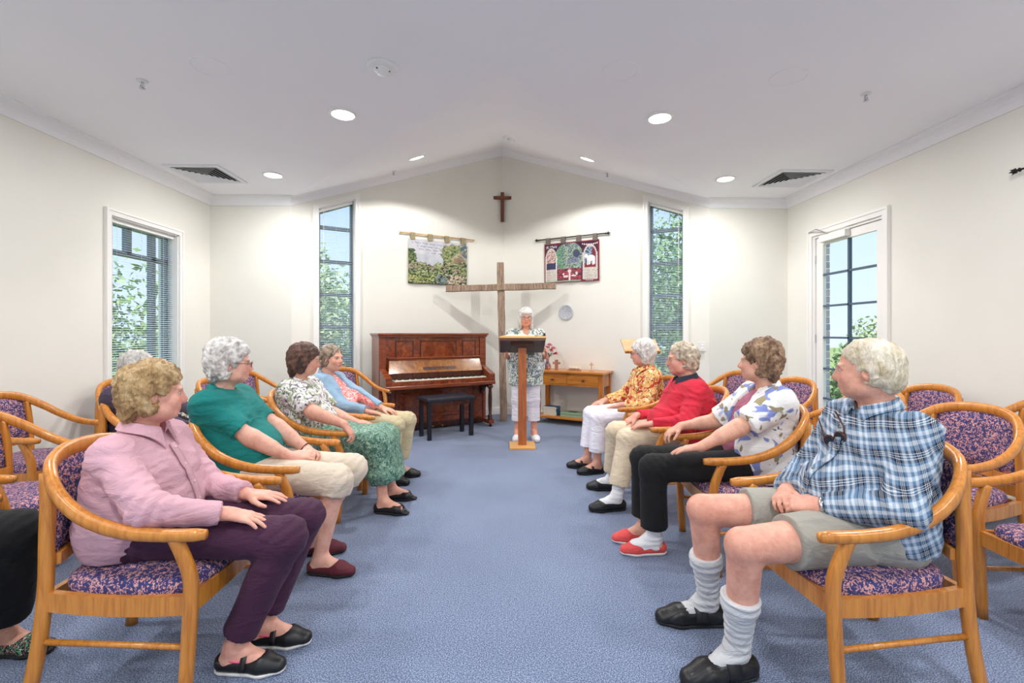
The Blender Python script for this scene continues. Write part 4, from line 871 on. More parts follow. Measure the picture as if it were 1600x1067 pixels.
# ------------------------------------------------------------------ people: bodies and clothes grown from distance fields
import openvdb
def V3(*a): return np.array(a, float)
def unit(v): return v / max(1e-9, np.linalg.norm(v))
def rotz(a): c, s = math.cos(a), math.sin(a); return np.array([[c, -s, 0], [s, c, 0], [0, 0, 1.0]])
def rotx(a): c, s = math.cos(a), math.sin(a); return np.array([[1.0, 0, 0], [0, c, -s], [0, s, c]])
def roty(a): c, s = math.cos(a), math.sin(a); return np.array([[c, 0, s], [0, 1.0, 0], [-s, 0, c]])
class Field:
    def __init__(s, lo, hi, vox):
        s.lo = np.array(lo, float); s.vox = vox; s.n = np.ceil((np.array(hi) - s.lo) / vox).astype(int) + 1
        s.a = np.full(s.n, .08, np.float32); s.ax = [(s.lo[i] + vox * np.arange(s.n[i])).astype(np.float32) for i in range(3)]
    def box(s, lo, hi):
        i0 = np.clip(np.floor((np.array(lo) - s.lo) / s.vox).astype(int), 0, s.n); i1 = np.clip(np.ceil((np.array(hi) - s.lo) / s.vox).astype(int) + 1, 0, s.n)
        if np.any(i1 - i0 < 1): return None, None
        sl = tuple(slice(a, b) for a, b in zip(i0, i1)); return sl, (s.ax[0][sl[0]][:, None, None], s.ax[1][sl[1]][None, :, None], s.ax[2][sl[2]][None, None, :])
    def put(s, sl, d, k, op='add'):
        a = s.a[sl]
        if op == 'sub': d = -d; a, d = -a, -d
        if op == 'cut': a = -a
        if k > 1e-6:
            h = np.clip(.5 + .5 * (a - d) / k, 0, 1); r = a * (1 - h) + d * h - k * h * (1 - h)
        else: r = np.minimum(a, d)
        s.a[sl] = -r if op in ('sub', 'cut') else r
    def cap(s, a, b, ra, rb, k=.02, wide=None, flat=0, op='add'):
        """tapered capsule; wide=(axis, ratio) stretches the section; flat: 1 = flat cut at b, 2 = at a, 3 both"""
        a = np.asarray(a, float); b = np.asarray(b, float); R = max(ra, rb) * (wide[1] if wide else 1) + k + 3 * s.vox
        sl, g = s.box(np.minimum(a, b) - R, np.maximum(a, b) + R)
        if sl is None: return
        x, y, z = g[0] - np.float32(a[0]), g[1] - np.float32(a[1]), g[2] - np.float32(a[2]); d = b - a; L2 = max(1e-9, float(d @ d))
        t0 = (x * d[0] + y * d[1] + z * d[2]) / L2; t = np.clip(t0, 0, 1); px, py, pz = x - t * d[0], y - t * d[1], z - t * d[2]
        if wide:
            w = unit(np.asarray(wide[0], float)); q = (px * w[0] + py * w[1] + pz * w[2]) * (1 - 1 / wide[1]); px, py, pz = px - q * w[0], py - q * w[1], pz - q * w[2]
        r = np.sqrt(px * px + py * py + pz * pz) - (ra + (rb - ra) * t); L = math.sqrt(L2)
        if flat & 1: r = np.maximum(r, (t0 - 1) * L)
        if flat & 2: r = np.maximum(r, -t0 * L)
        s.put(sl, r.astype(np.float32), k, op)
    def ell(s, c, r, R=None, k=.02, op='add'):
        c = np.asarray(c, float); r = np.asarray(r, float); m = r.max() + k + 3 * s.vox; sl, g = s.box(c - m, c + m)
        if sl is None: return
        x, y, z = g[0] - c[0], g[1] - c[1], g[2] - c[2]
        if R is not None: x, y, z = (R[0, 0] * x + R[1, 0] * y + R[2, 0] * z, R[0, 1] * x + R[1, 1] * y + R[2, 1] * z, R[0, 2] * x + R[1, 2] * y + R[2, 2] * z)
        k0 = np.sqrt((x / r[0]) ** 2 + (y / r[1]) ** 2 + (z / r[2]) ** 2); k1 = np.sqrt((x / r[0] ** 2) ** 2 + (y / r[1] ** 2) ** 2 + (z / r[2] ** 2) ** 2)
        s.put(sl, (k0 * (k0 - 1) / np.maximum(k1, 1e-6)).astype(np.float32), k, op)
    def plane(s, lo, hi, p, n, k=.0):
        """inside the box keep only the side where (q-p).n < 0"""
        sl, g = s.box(lo, hi)
        if sl is None: return
        d = (g[0] - p[0]) * n[0] + (g[1] - p[1]) * n[1] + (g[2] - p[2]) * n[2]; s.a[sl] = np.maximum(s.a[sl], d.astype(np.float32))
    def mesh(s):
        g = openvdb.FloatGrid(.08); g.copyFromArray(s.a); P, Tn, Q = g.convertToPolygons(0.0, 0.0)
        P = P.astype(np.float64) * s.vox + s.lo; Q = np.asarray(Q, np.int64)
        c = P[Q]; n = np.cross(c[:, 1] - c[:, 0], c[:, 3] - c[:, 0]); vol = np.einsum('ij,ij->i', c.mean(1) - P.mean(0), n).sum()
        if vol < 0: Q = Q[:, ::-1]
        return P, Q
def vnormals(P, Q):
    c = P[Q]; n = np.cross(c[:, 2] - c[:, 0], c[:, 3] - c[:, 1]); N = np.zeros_like(P)
    for i in range(4): np.add.at(N, Q[:, i], n)
    return N / np.maximum(1e-12, np.linalg.norm(N, axis=1))[:, None]
def relax(P, Q, it=1, f=.5):
    for _ in range(it):
        S_ = np.zeros_like(P); C_ = np.zeros(len(P))
        for i in range(4):
            np.add.at(S_, Q[:, i], P[Q[:, i - 1]]); np.add.at(S_, Q[:, i], P[Q[:, (i + 1) % 4]]); np.add.at(C_, Q[:, i], 2)
        P = P * (1 - f) + f * S_ / np.maximum(C_, 1)[:, None]
    return P
def snoise(P, scale, seed, octv=3):
    r = np.random.default_rng(seed); out = np.zeros(len(P)); amp = 1.0
    for o in range(octv):
        for _ in range(4):
            k = r.normal(size=3) * scale * (2 ** o); ph = r.random() * 6.28; k2 = r.normal(size=3) * scale * (2 ** o) * .7
            out += amp * .25 * np.sin(P @ k + ph + 1.3 * np.sin(P @ k2 + ph * 2))
        amp *= .55
    return out
def folds(P, N, amp, scale, seed, stretch=(1, 1, 1)):
    q = P * np.array(stretch); n = snoise(q, scale, seed, 1); m = snoise(q, scale * .5, seed + 31, 1); ridge = (1 - np.minimum(1, np.abs(n) * 2.2)) ** 1.5
    return P + N * (amp * (1.7 * ridge * np.clip(.5 + m, 0, 1) + .6 * m - .5))[:, None]
def creases(P, N, J, joint, amp, width, freq, axis):
    d = np.linalg.norm(P - J[joint], axis=1); w = np.exp(-(d / width) ** 2); return P + N * (amp * w * (np.abs(np.sin((P @ unit(axis)) * freq + 2 * snoise(P, 9, 77, 1))) * 2 - 1))[:, None]
def to_obj(name, P, Q, mat, parent, col=None):
    me = bpy.data.meshes.new(name); me.vertices.add(len(P)); me.vertices.foreach_set('co', P.astype(np.float32).ravel())
    me.loops.add(Q.size); me.loops.foreach_set('vertex_index', Q.astype(np.int32).ravel()); me.polygons.add(len(Q)); me.polygons.foreach_set('loop_start', (np.arange(len(Q)) * 4).astype(np.int32))
    me.polygons.foreach_set('loop_total', np.full(len(Q), 4, np.int32)) if False else None
    me.update(calc_edges=True); me.validate(); me.polygons.foreach_set('use_smooth', np.ones(len(me.polygons), bool))
    if col is not None:
        ca = me.color_attributes.new('Col', 'FLOAT_COLOR', 'POINT'); ca.data.foreach_set('color', np.concatenate([col, np.ones((len(P), 1))], 1).astype(np.float32).ravel())
    return mesh_obj(name, me, mat, parent)
def two_bone(a, c, l1, l2, pole):
    d = c - a; L = np.linalg.norm(d); L = min(L, (l1 + l2) * .999); u = unit(d); x = (l1 * l1 - l2 * l2 + L * L) / (2 * L); h = math.sqrt(max(1e-6, l1 * l1 - x * x)); p = np.asarray(pole, float); p = unit(p - u * (p @ u)); return a + u * x + p * h
def skin_mat():
    t = NT('skin'); a = t.n('Attribute', attribute_name='Col'); n = t.noise(t.coord(), 20, 5, .7); r = t.ramp(n.outputs['Fac'], [(.3, (.80, .62, .58)), (.62, (1.06, 1.04, 1.02))])
    mx = t.n('Mix', data_type='RGBA', blend_type='MULTIPLY'); mx.inputs[0].default_value = .8; t.l(a.outputs['Color'], mx.inputs[6]); t.l(r.outputs[0], mx.inputs[7]); t.base(mx.outputs[2]); t.set(Roughness=.5)
    b = t.noise(t.coord(), 70, 5, .65); t.bump(b.outputs['Fac'], .35, .005); return t.m
SKIN = skin_mat()
def hair_mat(name, a, b, c):
    t = NT(name); v = t.coord((1, 1, .45)); n = t.noise(v, 75, 4, .7, 1.5); n2 = t.noise(v, 16, 2, .5, 1.0); ad = t.n('Math', operation='MULTIPLY_ADD'); t.l(n.outputs['Fac'], ad.inputs[0]); ad.inputs[1].default_value = .6; t.l(n2.outputs['Fac'], ad.inputs[2]); sb = t.n('Math', operation='SUBTRACT'); t.l(ad.outputs[0], sb.inputs[0]); sb.inputs[1].default_value = .3
    t.base(t.ramp(sb.outputs[0], [(.32, lin(a)), (.5, lin(b)), (.68, lin(c))]).outputs[0]); t.set(Roughness=.5); t.bump(n.outputs['Fac'], .9, .008); return t.m
def cloth_mat(name, rgb, rough=.8, weave=700, wr=.35):
    t = NT(name); v = t.coord(); n = t.noise(v, 3, 3); t.base(t.ramp(n.outputs['Fac'], [(.3, lin(tuple(x * .93 for x in rgb))), (.7, lin(tuple(min(255, x * 1.04) for x in rgb)))]).outputs[0]); t.set(Roughness=rough); t.b.inputs['Sheen Weight'].default_value = .03
    w = t.noise(t.coord((1, 1, 2.2)), 9, 4, .55, .8); f = t.noise(v, weave, 2); ad = t.n('Math', operation='MULTIPLY_ADD'); t.l(f.outputs['Fac'], ad.inputs[0]); ad.inputs[1].default_value = .05; t.l(w.outputs['Fac'], ad.inputs[2]); t.bump(ad.outputs[0], wr * 1.6, .025); return t.m
def print_mat(name, base, spots, rough=.8, scale=16.0, dist=2.0):
    """spots: list of (noise scale, threshold, rgb, seed offset)"""
    t = NT(name); c = lin(base)
    for i, (sc, th, rgb, off) in enumerate(spots):
        mp = t.n('Mapping'); tc = t.n('TexCoord'); t.l(tc.outputs['Object'], mp.inputs[0]); mp.inputs['Location'].default_value = (off, off * 1.7, off * .6); n = t.noise(mp.outputs[0], sc, 1.5, .5, dist); r = t.ramp(n.outputs['Fac'], [(th, (0, 0, 0)), (th + .035, (1, 1, 1))]); c = t.mix(r.outputs[0], c, lin(rgb))
    t.base(c); t.set(Roughness=rough); w = t.noise(t.coord((1, 1, 2)), 9, 4, .55, .8); t.bump(w.outputs['Fac'], .35, .025); return t.m
def plaid_mat():
    t = NT('blue plaid flannel'); v = t.coord((1, 1, 1), (math.radians(18), math.radians(0), 0)); sx = t.n('SeparateXYZ'); t.l(v, sx.inputs[0])
    dn = t.noise(t.coord(), 5, 2)
    def bands(axis, period, stops, off=0.0):
        m1 = t.n('Math', operation='MULTIPLY_ADD'); t.l(dn.outputs['Fac'], m1.inputs[0]); m1.inputs[1].default_value = .03; t.l(axis, m1.inputs[2]); a = t.n('Math', operation='MULTIPLY_ADD'); t.l(m1.outputs[0], a.inputs[0]); a.inputs[1].default_value = 1 / period; a.inputs[2].default_value = off + 10; f = t.n('Math', operation='FRACT'); t.l(a.outputs[0], f.inputs[0]); return t.ramp(f.outputs[0], stops).outputs[0]
    W, L_, N_ = lin((200, 209, 220)), lin((92, 124, 156)), lin((22, 25, 46))
    st = [(0, L_), (.08, L_), (.11, W), (.24, W), (.27, L_), (.34, L_), (.355, N_), (.43, N_), (.435, W), (.455, W), (.46, N_), (.50, N_), (.505, W), (.525, W), (.53, N_), (.57, N_), (.575, W), (.595, W), (.60, N_), (.68, N_), (.695, L_), (.80, L_), (.84, W), (.94, W), (.97, L_)]
    ad = t.n('Math', operation='ADD'); t.l(sx.outputs['X'], ad.inputs[0]); t.l(sx.outputs['Y'], ad.inputs[1])
    b1 = bands(sx.outputs['Z'], .088, st); b2 = bands(ad.outputs[0], .088, st, .3); t.base(t.mix(.5, b1, b2)); t.set(Roughness=.85); w = t.noise(t.coord((1, 1, 2)), 10, 4, .55, .8); t.bump(w.outputs['Fac'], .4, .03); return t.m
EYEW = NT('eye'); _sx = EYEW.n('SeparateXYZ'); EYEW.l(EYEW.coord(), _sx.inputs[0]); EYEW.base(EYEW.ramp(_sx.outputs['Y'], [(.0, lin((206, 192, 184))), (.0100, lin((206, 192, 184))), (.0107, lin((84, 96, 104))), (.0118, lin((70, 82, 92))), (.0120, (.01, .01, .01))]).outputs[0]); EYEW.set(Roughness=.15)
EYE_ME = MB().lathe([(.0003, -.0125), (.0048, -.0115), (.0088, -.0088), (.0115, -.0048), (.0125, 0), (.0115, .0048), (.0088, .0088), (.0048, .0115), (.0003, .0125)], 14, Matrix.Rotation(-PI / 2, 4, 'X')).mesh('eye'); EYE_ME.materials.append(EYEW.m)
LENS = NT('spectacle lens'); LENS.base((.9, .93, .95)); LENS.set(Roughness=.05, Alpha=.18)

def joints(sp):
    """seated or standing joint table in local coords (x right, y forward, z up)"""
    J = {}; hd = V3(*sp['head']); J['head'] = hd; s = sp.get('size', 1.0); J['s'] = s
    J['R'] = rotz(math.radians(sp.get('yaw', 0))) @ rotx(math.radians(sp.get('pitch', 0))) @ roty(math.radians(sp.get('roll', 0)))
    hy = sp.get('hipy', -.13); hz = sp.get('hipz', .55); J['pel'] = V3(sp.get('hipx', 0), hy, hz); tx = sp.get('torso_yaw', 0); J['RT'] = rotz(math.radians(tx))
    back = J['R'] @ V3(0, -.03, 0); J['nb'] = V3(hd[0], hd[1], hd[2]) + V3(0, -.045, -.145 * s); J['nb'][0] = hd[0] * .85
    J['ch'] = np.array([J['nb'][0] * .8, (J['nb'][1] * .8 + hy * .2) + .0, hd[2] - .30 * s]); J['wa'] = J['ch'] * .42 + J['pel'] * .58
    sw = sp.get('sw', .165); 
    for sd, k in (('r', 1), ('l', -1)):
        J['sh' + sd] = np.array([J['nb'][0], J['nb'][1] + .0, hd[2] - .21 * s]) + J['RT'] @ V3(k * sw, 0, 0)
        w = V3(*sp['hand_' + sd]); J['wr' + sd] = w; J['el' + sd] = two_bone(J['sh' + sd], w, .275 * s, .245 * s, sp.get('pole_' + sd, (k * .55, -.6, -.6)))
        J['hp' + sd] = J['pel'] + V3(k * .085, .02, -.005); J['kn' + sd] = V3(*sp['knee_' + sd]); J['an' + sd] = V3(*sp['ank_' + sd]); ft = math.radians(sp.get('foot_' + sd, -k * 8)); J['ft' + sd] = V3(-math.sin(ft), math.cos(ft), 0)
    return J
def torso(F, J, sp, dl, k=.05):
    g = sp.get('girth', 1.0); RT = J['RT']; ch, wa, pel = J['ch'], J['wa'], J['pel']
    F.cap(ch + RT @ V3(-.075, 0, 0), ch + RT @ V3(.075, 0, 0), .098 * g + dl, .098 * g + dl, k); F.cap(J['shl'] + RT @ V3(.03, 0, -.02), J['shr'] + RT @ V3(-.03, 0, -.02), .058 + dl, .058 + dl, k)
    F.cap(J['nb'] + V3(0, -.02, .0), J['ch'] + V3(0, -.03, .02), .058 + dl * .4, .09 + dl, k)
    for sd in 'rl': F.cap(J['sh' + sd], ch * .5 + J['sh' + sd] * .5 + V3(0, 0, -.06), .056 + dl, .07 + dl, k)
    F.cap(wa + RT @ V3(-.06, 0, 0), wa + RT @ V3(.06, 0, 0), .118 * g + dl, .118 * g + dl, .07); F.cap(ch, pel, .10 * g + dl, .12 * g + dl, .07, wide=((1, 0, 0), 1.25)); F.cap(pel + V3(-.085, 0, .01), pel + V3(.085, 0, .01), .112 * g ** .6 + dl, .112 * g ** .6 + dl, .06)
    b = sp.get('belly', .0); F.ell(wa + V3(0, .055 + .05 * b, -.015), np.array([.14 * g, .10 + .05 * b, .13]) + dl, None, .06)
    bu = sp.get('bust', 0)
    if bu:
        for q in (1, -1): F.ell(ch + RT @ V3(q * .072, .075 * g, -.015), np.array([.068, .055 * bu, .068]) + dl * .7, None, .05)
def arm(F, J, sd, r0, r1, r2, k=.02, upto=1.0, flat=True, frm=0.0):
    S_, E_, W_ = J['sh' + sd], J['el' + sd], J['wr' + sd]
    if upto <= .5: F.cap(S_, S_ + (E_ - S_) * (upto * 2), r0, r0 + (r1 - r0) * upto * 2, k, flat=1 if flat else 0)
    else:
        F.cap(S_, E_, r0, r1, k); t = (upto - .5) * 2; F.cap(E_, E_ + (W_ - E_) * t, r1, r1 + (r2 - r1) * t, k, flat=1 if flat else 0)
def hand(F, w, d, n, sgn, curl=.25, spread=1.0, hs=1.0, thumb=.6, k=.005):
    d = unit(d); n = unit(n - d * (n @ d)); th = np.cross(d, n) * sgn; kn = w + d * .082 * hs
    offs = (.030, .0105, -.0095, -.0285); lens = (.070, .078, .072, .057)
    for o, L in zip(offs, lens):
        root = kn + th * o * hs + d * (.004 if abs(o) < .02 else -.004); F.cap(w + th * o * .5 * hs, root, .0165 * hs, .0125 * hs, .012)
        dr = unit(d + th * (o * 5.0 * spread)); p = root; ang = 0
        for f_, a_, r_ in ((.46, .45, .0092), (.30, .75, .0082), (.24, .6, .0075)):
            ang += a_ * curl * 1.35; q = p + (dr * math.cos(ang) + n * math.sin(ang)) * L * f_ * hs; F.cap(p, q, r_ * hs, r_ * .93 * hs, k if p is root else .002); p = q
    b = w + d * .018 * hs + th * .018 * hs; m_ = b + unit(d * .72 + th * thumb + n * .25) * .045 * hs; e_ = m_ + unit(d * .9 + th * thumb * .45 + n * (.2 + curl * .5)) * .034 * hs; t_ = e_ + unit(d + n * (.2 + curl * .6)) * .022 * hs
    F.cap(b, m_, .017 * hs, .0125 * hs, .012); F.cap(m_, e_, .0118 * hs, .0102 * hs, .004); F.cap(e_, t_, .0100 * hs, .0085 * hs, .002)
def headf(F, c, R, s, sp):
    def p(x, y, z): return c + R @ (np.array([x, y, z]) * s)
    E_ = lambda x, y, z, r, k=.012, Rr=None, op='add': F.ell(p(x, y, z), np.array(r) * s, R if Rr is None else R @ Rr, k * s, op)
    fw = sp.get('face', 1.0)
    E_(0, -.012, .034, (.074, .093, .084)); E_(0, .026, -.03, (.058 * fw, .064, .074), .03); E_(0, .058, -.079, (.03 * fw, .024, .022), .022)
    for q in (1, -1):
        E_(q * .034 * fw, .055, -.028, (.026, .026, .026), .02); E_(q * .044 * fw, .018, -.066, (.018, .034, .024), .025); E_(q * .028, .079, .021, (.024, .011, .008), .014)
    F.cap(p(0, .083, .012), p(0, .099, -.026), .0085 * s, .0135 * s, .012 * s); F.cap(p(-.012, .090, -.031), p(.012, .090, -.031), .0095 * s, .0095 * s, .008 * s)
    for q in (1, -1): E_(q * .031, .089, .004, (.016, .013, .0105), .008, None, 'sub')
    for q in (1, -1): F.cap(p(q * .018, .081, .0105), p(q * .046, .072, .009), .0042 * s, .0042 * s, .004 * s); F.cap(p(q * .020, .080, -.006), p(q * .044, .073, -.005), .0035 * s, .0035 * s, .006 * s)
    F.cap(p(-.02, .082, -.056), p(.02, .082, -.056), .0082 * s, .0082 * s, .006 * s); F.cap(p(-.017, .081, -.0665), p(.017, .081, -.0665), .0072 * s, .0072 * s, .005 * s); F.cap(p(-.026, .084, -.061), p(.026, .084, -.061), .002 * s, .002 * s, .004 * s, op='sub')
    for q in (1, -1):
        Re = rotz(q * -.35) @ rotx(.15); E_(q * .0745, -.012, -.006, (.0075, .019, .031), .006, Re); E_(q * .080, -.008, .002, (.006, .010, .017), .004, Re, 'sub')
def skin_cols(P, J, sp):
    s = J['s']; q = (P - J['head']) @ J['R'] / s; base = np.array(lin(sp.get('skin', (226, 172, 148)))); C_ = np.tile(base, (len(P), 1))
    def blend(w, rgb): C_[:] = C_ * (1 - w[:, None]) + np.array(lin(rgb)) * w[:, None]
    hd = np.clip(1 - np.maximum(0, np.linalg.norm(q, axis=1) - .12) / .02, 0, 1)
    blend(hd * np.exp(-(((q[:, 0]) / .024) ** 4 + ((q[:, 2] + .061) / .0095) ** 4)) * (q[:, 1] > .06) * .75, sp.get('lips', (186, 96, 92)))
    for k in (1, -1):
        blend(hd * .35 * np.exp(-(((q[:, 0] - k * .042) / .022) ** 2 + ((q[:, 2] + .025) / .022) ** 2)) * (q[:, 1] > .03), (214, 120, 104))
        blend(hd * .8 * np.exp(-(((q[:, 0] - k * .032) / .019) ** 4 + ((q[:, 2] - .0225 - .12 * np.abs(q[:, 0] - k * .032) * 0) / .0042) ** 4)) * (q[:, 1] > .05), sp.get('brow', (150, 128, 112)))
        blend(hd * .3 * np.exp(-(((q[:, 0] - k * .031) / .02) ** 2 + ((q[:, 2] - .002) / .012) ** 2)) * (q[:, 1] > .05), (176, 112, 100))
    blend(hd * .3 * np.exp(-((q[:, 0] / .014) ** 2 + ((q[:, 2] + .028) / .014) ** 2)) * (q[:, 1] > .08), (206, 110, 96))
    for sd in 'rl':
        for key, r_ in (('wr', .10), ('kn', .12)):
            d = np.linalg.norm(P - J[key + sd], axis=1); blend(np.clip(1 - d / r_, 0, 1) * (.28 if key == 'wr' else sp.get('ruddy', .2)), (206, 124, 108))
    return C_
def hairf(F, c, R, s, st):
    def p(x, y, z): return c + R @ (np.array([x, y, z]) * s)
    E_ = lambda x, y, z, r, k=.015, op='add': F.ell(p(x, y, z), np.array(r) * s, R, k * s, op)
    v = st.get('vol', 1.0); E_(0, -.02, .045, (.083 * v, .102 * v, .086 * v)); E_(0, -.065, .0, (.076 * v, .062 * v, .085), .03)
    if st.get('crown'): E_(0, -.03, .085, (.07 * v, .08 * v, .06 * v), .03)
    ln = st.get('len', .03)
    for q in (1, -1):
        E_(q * .066 * v, -.03, -.005 - ln * .4, (.026, .045, .05 + ln * .6), .02)
        if st.get('bob'): E_(q * .07, .012, -.03 - ln * .4, (.024, .045, .07 + ln * .5), .02)
    E_(0, -.075, -.04 - ln * .5, (.062 * v, .036, .04 + ln * .7), .03)
    fz = st.get('line', .062)
    E_(0, .110, -.045, (.128 if not st.get('bob') else .056, .09 if not st.get('bob') else .075, .045 + fz), .012, 'sub')      # opens the face
    if st.get('fringe'): E_(0, .062, .064, (.06, .032, .024), .015)
    if not st.get('bob') and not st.get('cover'):
        for q in (1, -1): E_(q * .090, .004, -.02, (.03, .022, .028), .01, 'sub')
def shoef(F, a, d, s, low=False, z0=0.0):
    hl = np.array([a[0], a[1], 0]) - d * .035 * s; bl = np.array([a[0], a[1], 0]) + d * .115 * s; tp = np.array([a[0], a[1], 0]) + d * .175 * s; sd = np.cross(d, V3(0, 0, 1))
    F.cap(hl + V3(0, 0, .042), bl + V3(0, 0, .036), .037 * s, .041 * s, .015, wide=(sd, 1.05)); F.cap(bl + V3(0, 0, .034), tp + V3(0, 0, .028), .040 * s, .029 * s, .02, wide=(sd, 1.15))
    if not low: F.cap(np.array([a[0], a[1], .05]), np.array([a[0], a[1], .05]) + d * .07, .04 * s, .036 * s, .02)
    lo, hi = np.minimum(hl, tp) - .12, np.maximum(hl, tp) + .12; lo[2] = -.1; hi[2] = .2; F.plane(lo, hi, (0, 0, .016 + z0), (0, 0, -1))
def solef(F, a, d, s, th=.018):
    hl = np.array([a[0], a[1], 0]) - d * .035 * s; bl = np.array([a[0], a[1], 0]) + d * .115 * s; tp = np.array([a[0], a[1], 0]) + d * .175 * s; sd = np.cross(d, V3(0, 0, 1)); F.cap(hl + V3(0, 0, .03), bl + V3(0, 0, .03), .04 * s, .046 * s, .015, wide=(sd, 1.0)); F.cap(bl + V3(0, 0, .03), tp + V3(0, 0, .03), .045 * s, .032 * s, .02, wide=(sd, 1.1)); lo, hi = np.minimum(hl, tp) - .12, np.maximum(hl, tp) + .12; lo[2] = -.1; hi[2] = .2; F.plane(lo, hi, (0, 0, .0), (0, 0, -1)); F.plane(lo, hi, (0, 0, th), (0, 0, 1))
def bounds(J, m=.2):
    P = np.array([v for k, v in J.items() if isinstance(v, np.ndarray) and v.shape == (3,) and not k.startswith('ft')]); lo = P.min(0) - m; hi = P.max(0) + m; lo[2] = max(lo[2], -.03); return lo, hi
def person(loc, face, sp):
    """builds one figure: body mesh + hair, clothes, shoes ... as children of the person"""
    J = joints(sp); vb = sp.get('vox', .005); vc = sp.get('cvox', .007); s = J['s']; R = J['R']; hd = J['head']
    root = empty('person', (loc[0], loc[1], 0), math.radians(face - 90), sp['label'], 'person', sp.get('group'))
    lo, hi = bounds(J, .24); lo[2] = -.02
    # ---- body
    F = Field(lo, hi, vb); torso(F, J, sp, -.012)
    neck_top = hd + R @ V3(0, -.022, -.055) * s; F.cap(J['nb'] + V3(0, -.01, -.02), neck_top, .054 * s * sp.get('neck', 1), .049 * s * sp.get('neck', 1), .03); F.cap(neck_top, hd + R @ V3(0, .025, -.075) * s, .045 * s, .03 * s, .03)
    ar = sp.get('armr', 1.0); lr = sp.get('legr', 1.0)
    for sd, k in (('r', 1), ('l', -1)):
        arm(F, J, sd, .047 * ar, .040 * ar, .026 * ar, .02, 1.0, False); E_, W_ = J['el' + sd], J['wr' + sd]; F.cap(E_ + (W_ - E_) * .12, E_ + (W_ - E_) * .5, .041 * ar, .033 * ar, .03)
        F.cap(J['hp' + sd], J['kn' + sd], .086 * lr, .060 * lr, .03); K_, A_ = J['kn' + sd], J['an' + sd]; F.cap(K_, A_, .053 * lr, .035 * lr, .02); F.cap(K_ + (A_ - K_) * .15 + V3(0, -.014, 0), K_ + (A_ - K_) * .45 + V3(0, -.016, 0), .046 * lr, .042 * lr, .03)
        d = J['ft' + sd]; a0 = np.array([A_[0], A_[1], .05]); F.cap(A_, a0 - d * .02, .034, .032, .02); F.cap(a0 - d * .015, a0 + d * .12 + V3(0, 0, -.012), .031, .028, .02, wide=(np.cross(d, V3(0, 0, 1)), 1.15)); F.cap(A_ + d * .01, a0 + d * .10, .03, .026, .03)
        hn = V3(*sp.get('hn_' + sd, (0, 0, -1))); hdv = V3(*sp['hd_' + sd]) if ('hd_' + sd) in sp else J['wr' + sd] - J['el' + sd]; hand(F, J['wr' + sd], hdv, hn, k, sp.get('curl_' + sd, .25), sp.get('spread', 1.0), s * sp.get('hs', 1.0), sp.get('thumb', .6))
    headf(F, hd, R, s, sp); P, Q = F.mesh(); P = relax(P, Q, 1, .35); to_obj('body', P, Q, SKIN, root, skin_cols(P, J, sp)); body_tris = len(Q) * 2; del F
    for k in (1, -1):
        o = mesh_obj('eye', EYE_ME, None, root); o.location = hd + R @ V3(k * .031, .0715, .003) * s; o.rotation_euler = Matrix(R.tolist()).to_euler(); o.scale = (s, s, s)
    # ---- hair
    st = sp.get('hair')
    if st:
        F = Field(hd - .24, hd + .24, min(vb, .006)); hairf(F, hd, R, s, st); P, Q = F.mesh(); N = vnormals(P, Q); q = (P - hd) @ R; amp = st.get('curl', .005); qq = q * np.array([1, 1, .7]); n_ = snoise(qq, st.get('freq', 70), sp.get('seed', 1), 3); rd = 1 - np.abs(snoise(qq, st.get('freq', 70) * 1.5, sp.get('seed', 1) + 40, 2)) * 1.6; P = P + N * (amp * (n_ + .8 * rd - .4))[:, None]; to_obj('hair', P, Q, st['mat'], root)
    # ---- top
    tp = sp['top']; F = Field(lo, hi, vc); torso(F, J, sp, tp.get('ease', .012))
    sl = tp.get('sleeve', 1.0); rr = tp.get('sr', .058) * ar
    for sd in 'rl': arm(F, J, sd, rr + .006, rr, tp.get('cuff', .042) * (ar if sl < .95 else 1), .025, sl, True)
    if tp.get('drop'): F.cap(J['pel'] + V3(0, .0, .06), J['pel'] - V3(0, 0, tp['drop']), .135 * sp.get('girth', 1.0), .15 * sp.get('girth', 1.0), .05, wide=((1, 0, 0), 1.3))
    zb = tp.get('hem', .50)
    F.plane(lo, hi, (0, 0, zb), (0, 0, -1))
    if tp.get('seat'): F.plane(lo, hi, V3(0, J['pel'][1] + tp['seat'], .62), unit(V3(0, .75, -.66)))
    nz = J['nb'] + V3(0, .012, .035 + tp.get('neckz', 0)); F.cap(nz, nz + R @ V3(0, .02, .1), .060 * s, .075 * s, .004, op='sub')
    if tp.get('vneck'): F.cap(J['nb'] + V3(0, .06, .03), J['ch'] + V3(0, .14, .08 - tp['vneck']), .055, .008, .004, op='sub')
    P, Q = F.mesh(); N = vnormals(P, Q); P = folds(P, N, tp.get('fold', .004), 11, sp.get('seed', 1), (1.0, 1.0, 1.6)); P = folds(P, N, tp.get('fold', .004) * .5, 26, sp.get('seed', 1) + 5, (1, 1, 1.8)); 
    P0_ = P.copy(); hz_ = np.clip((P[:, 2] - zb - .004) / .05, 0, 1)[:, None]
    for sd in 'rl':
        if sl > .6: P = creases(P, N, J, 'el' + sd, .005, .10, 85, J['wr' + sd] - J['sh' + sd])
        P = creases(P, N, J, 'sh' + sd, .003, .11, 60, V3(.4, .3, -1))
    P = creases(P, N, J, 'wa', .005, .17, 55, V3(.25, .35, 1)); P = P0_ * (1 - hz_) + P * hz_; to_obj(tp['name'], P, Q, tp['mat'], root); del F
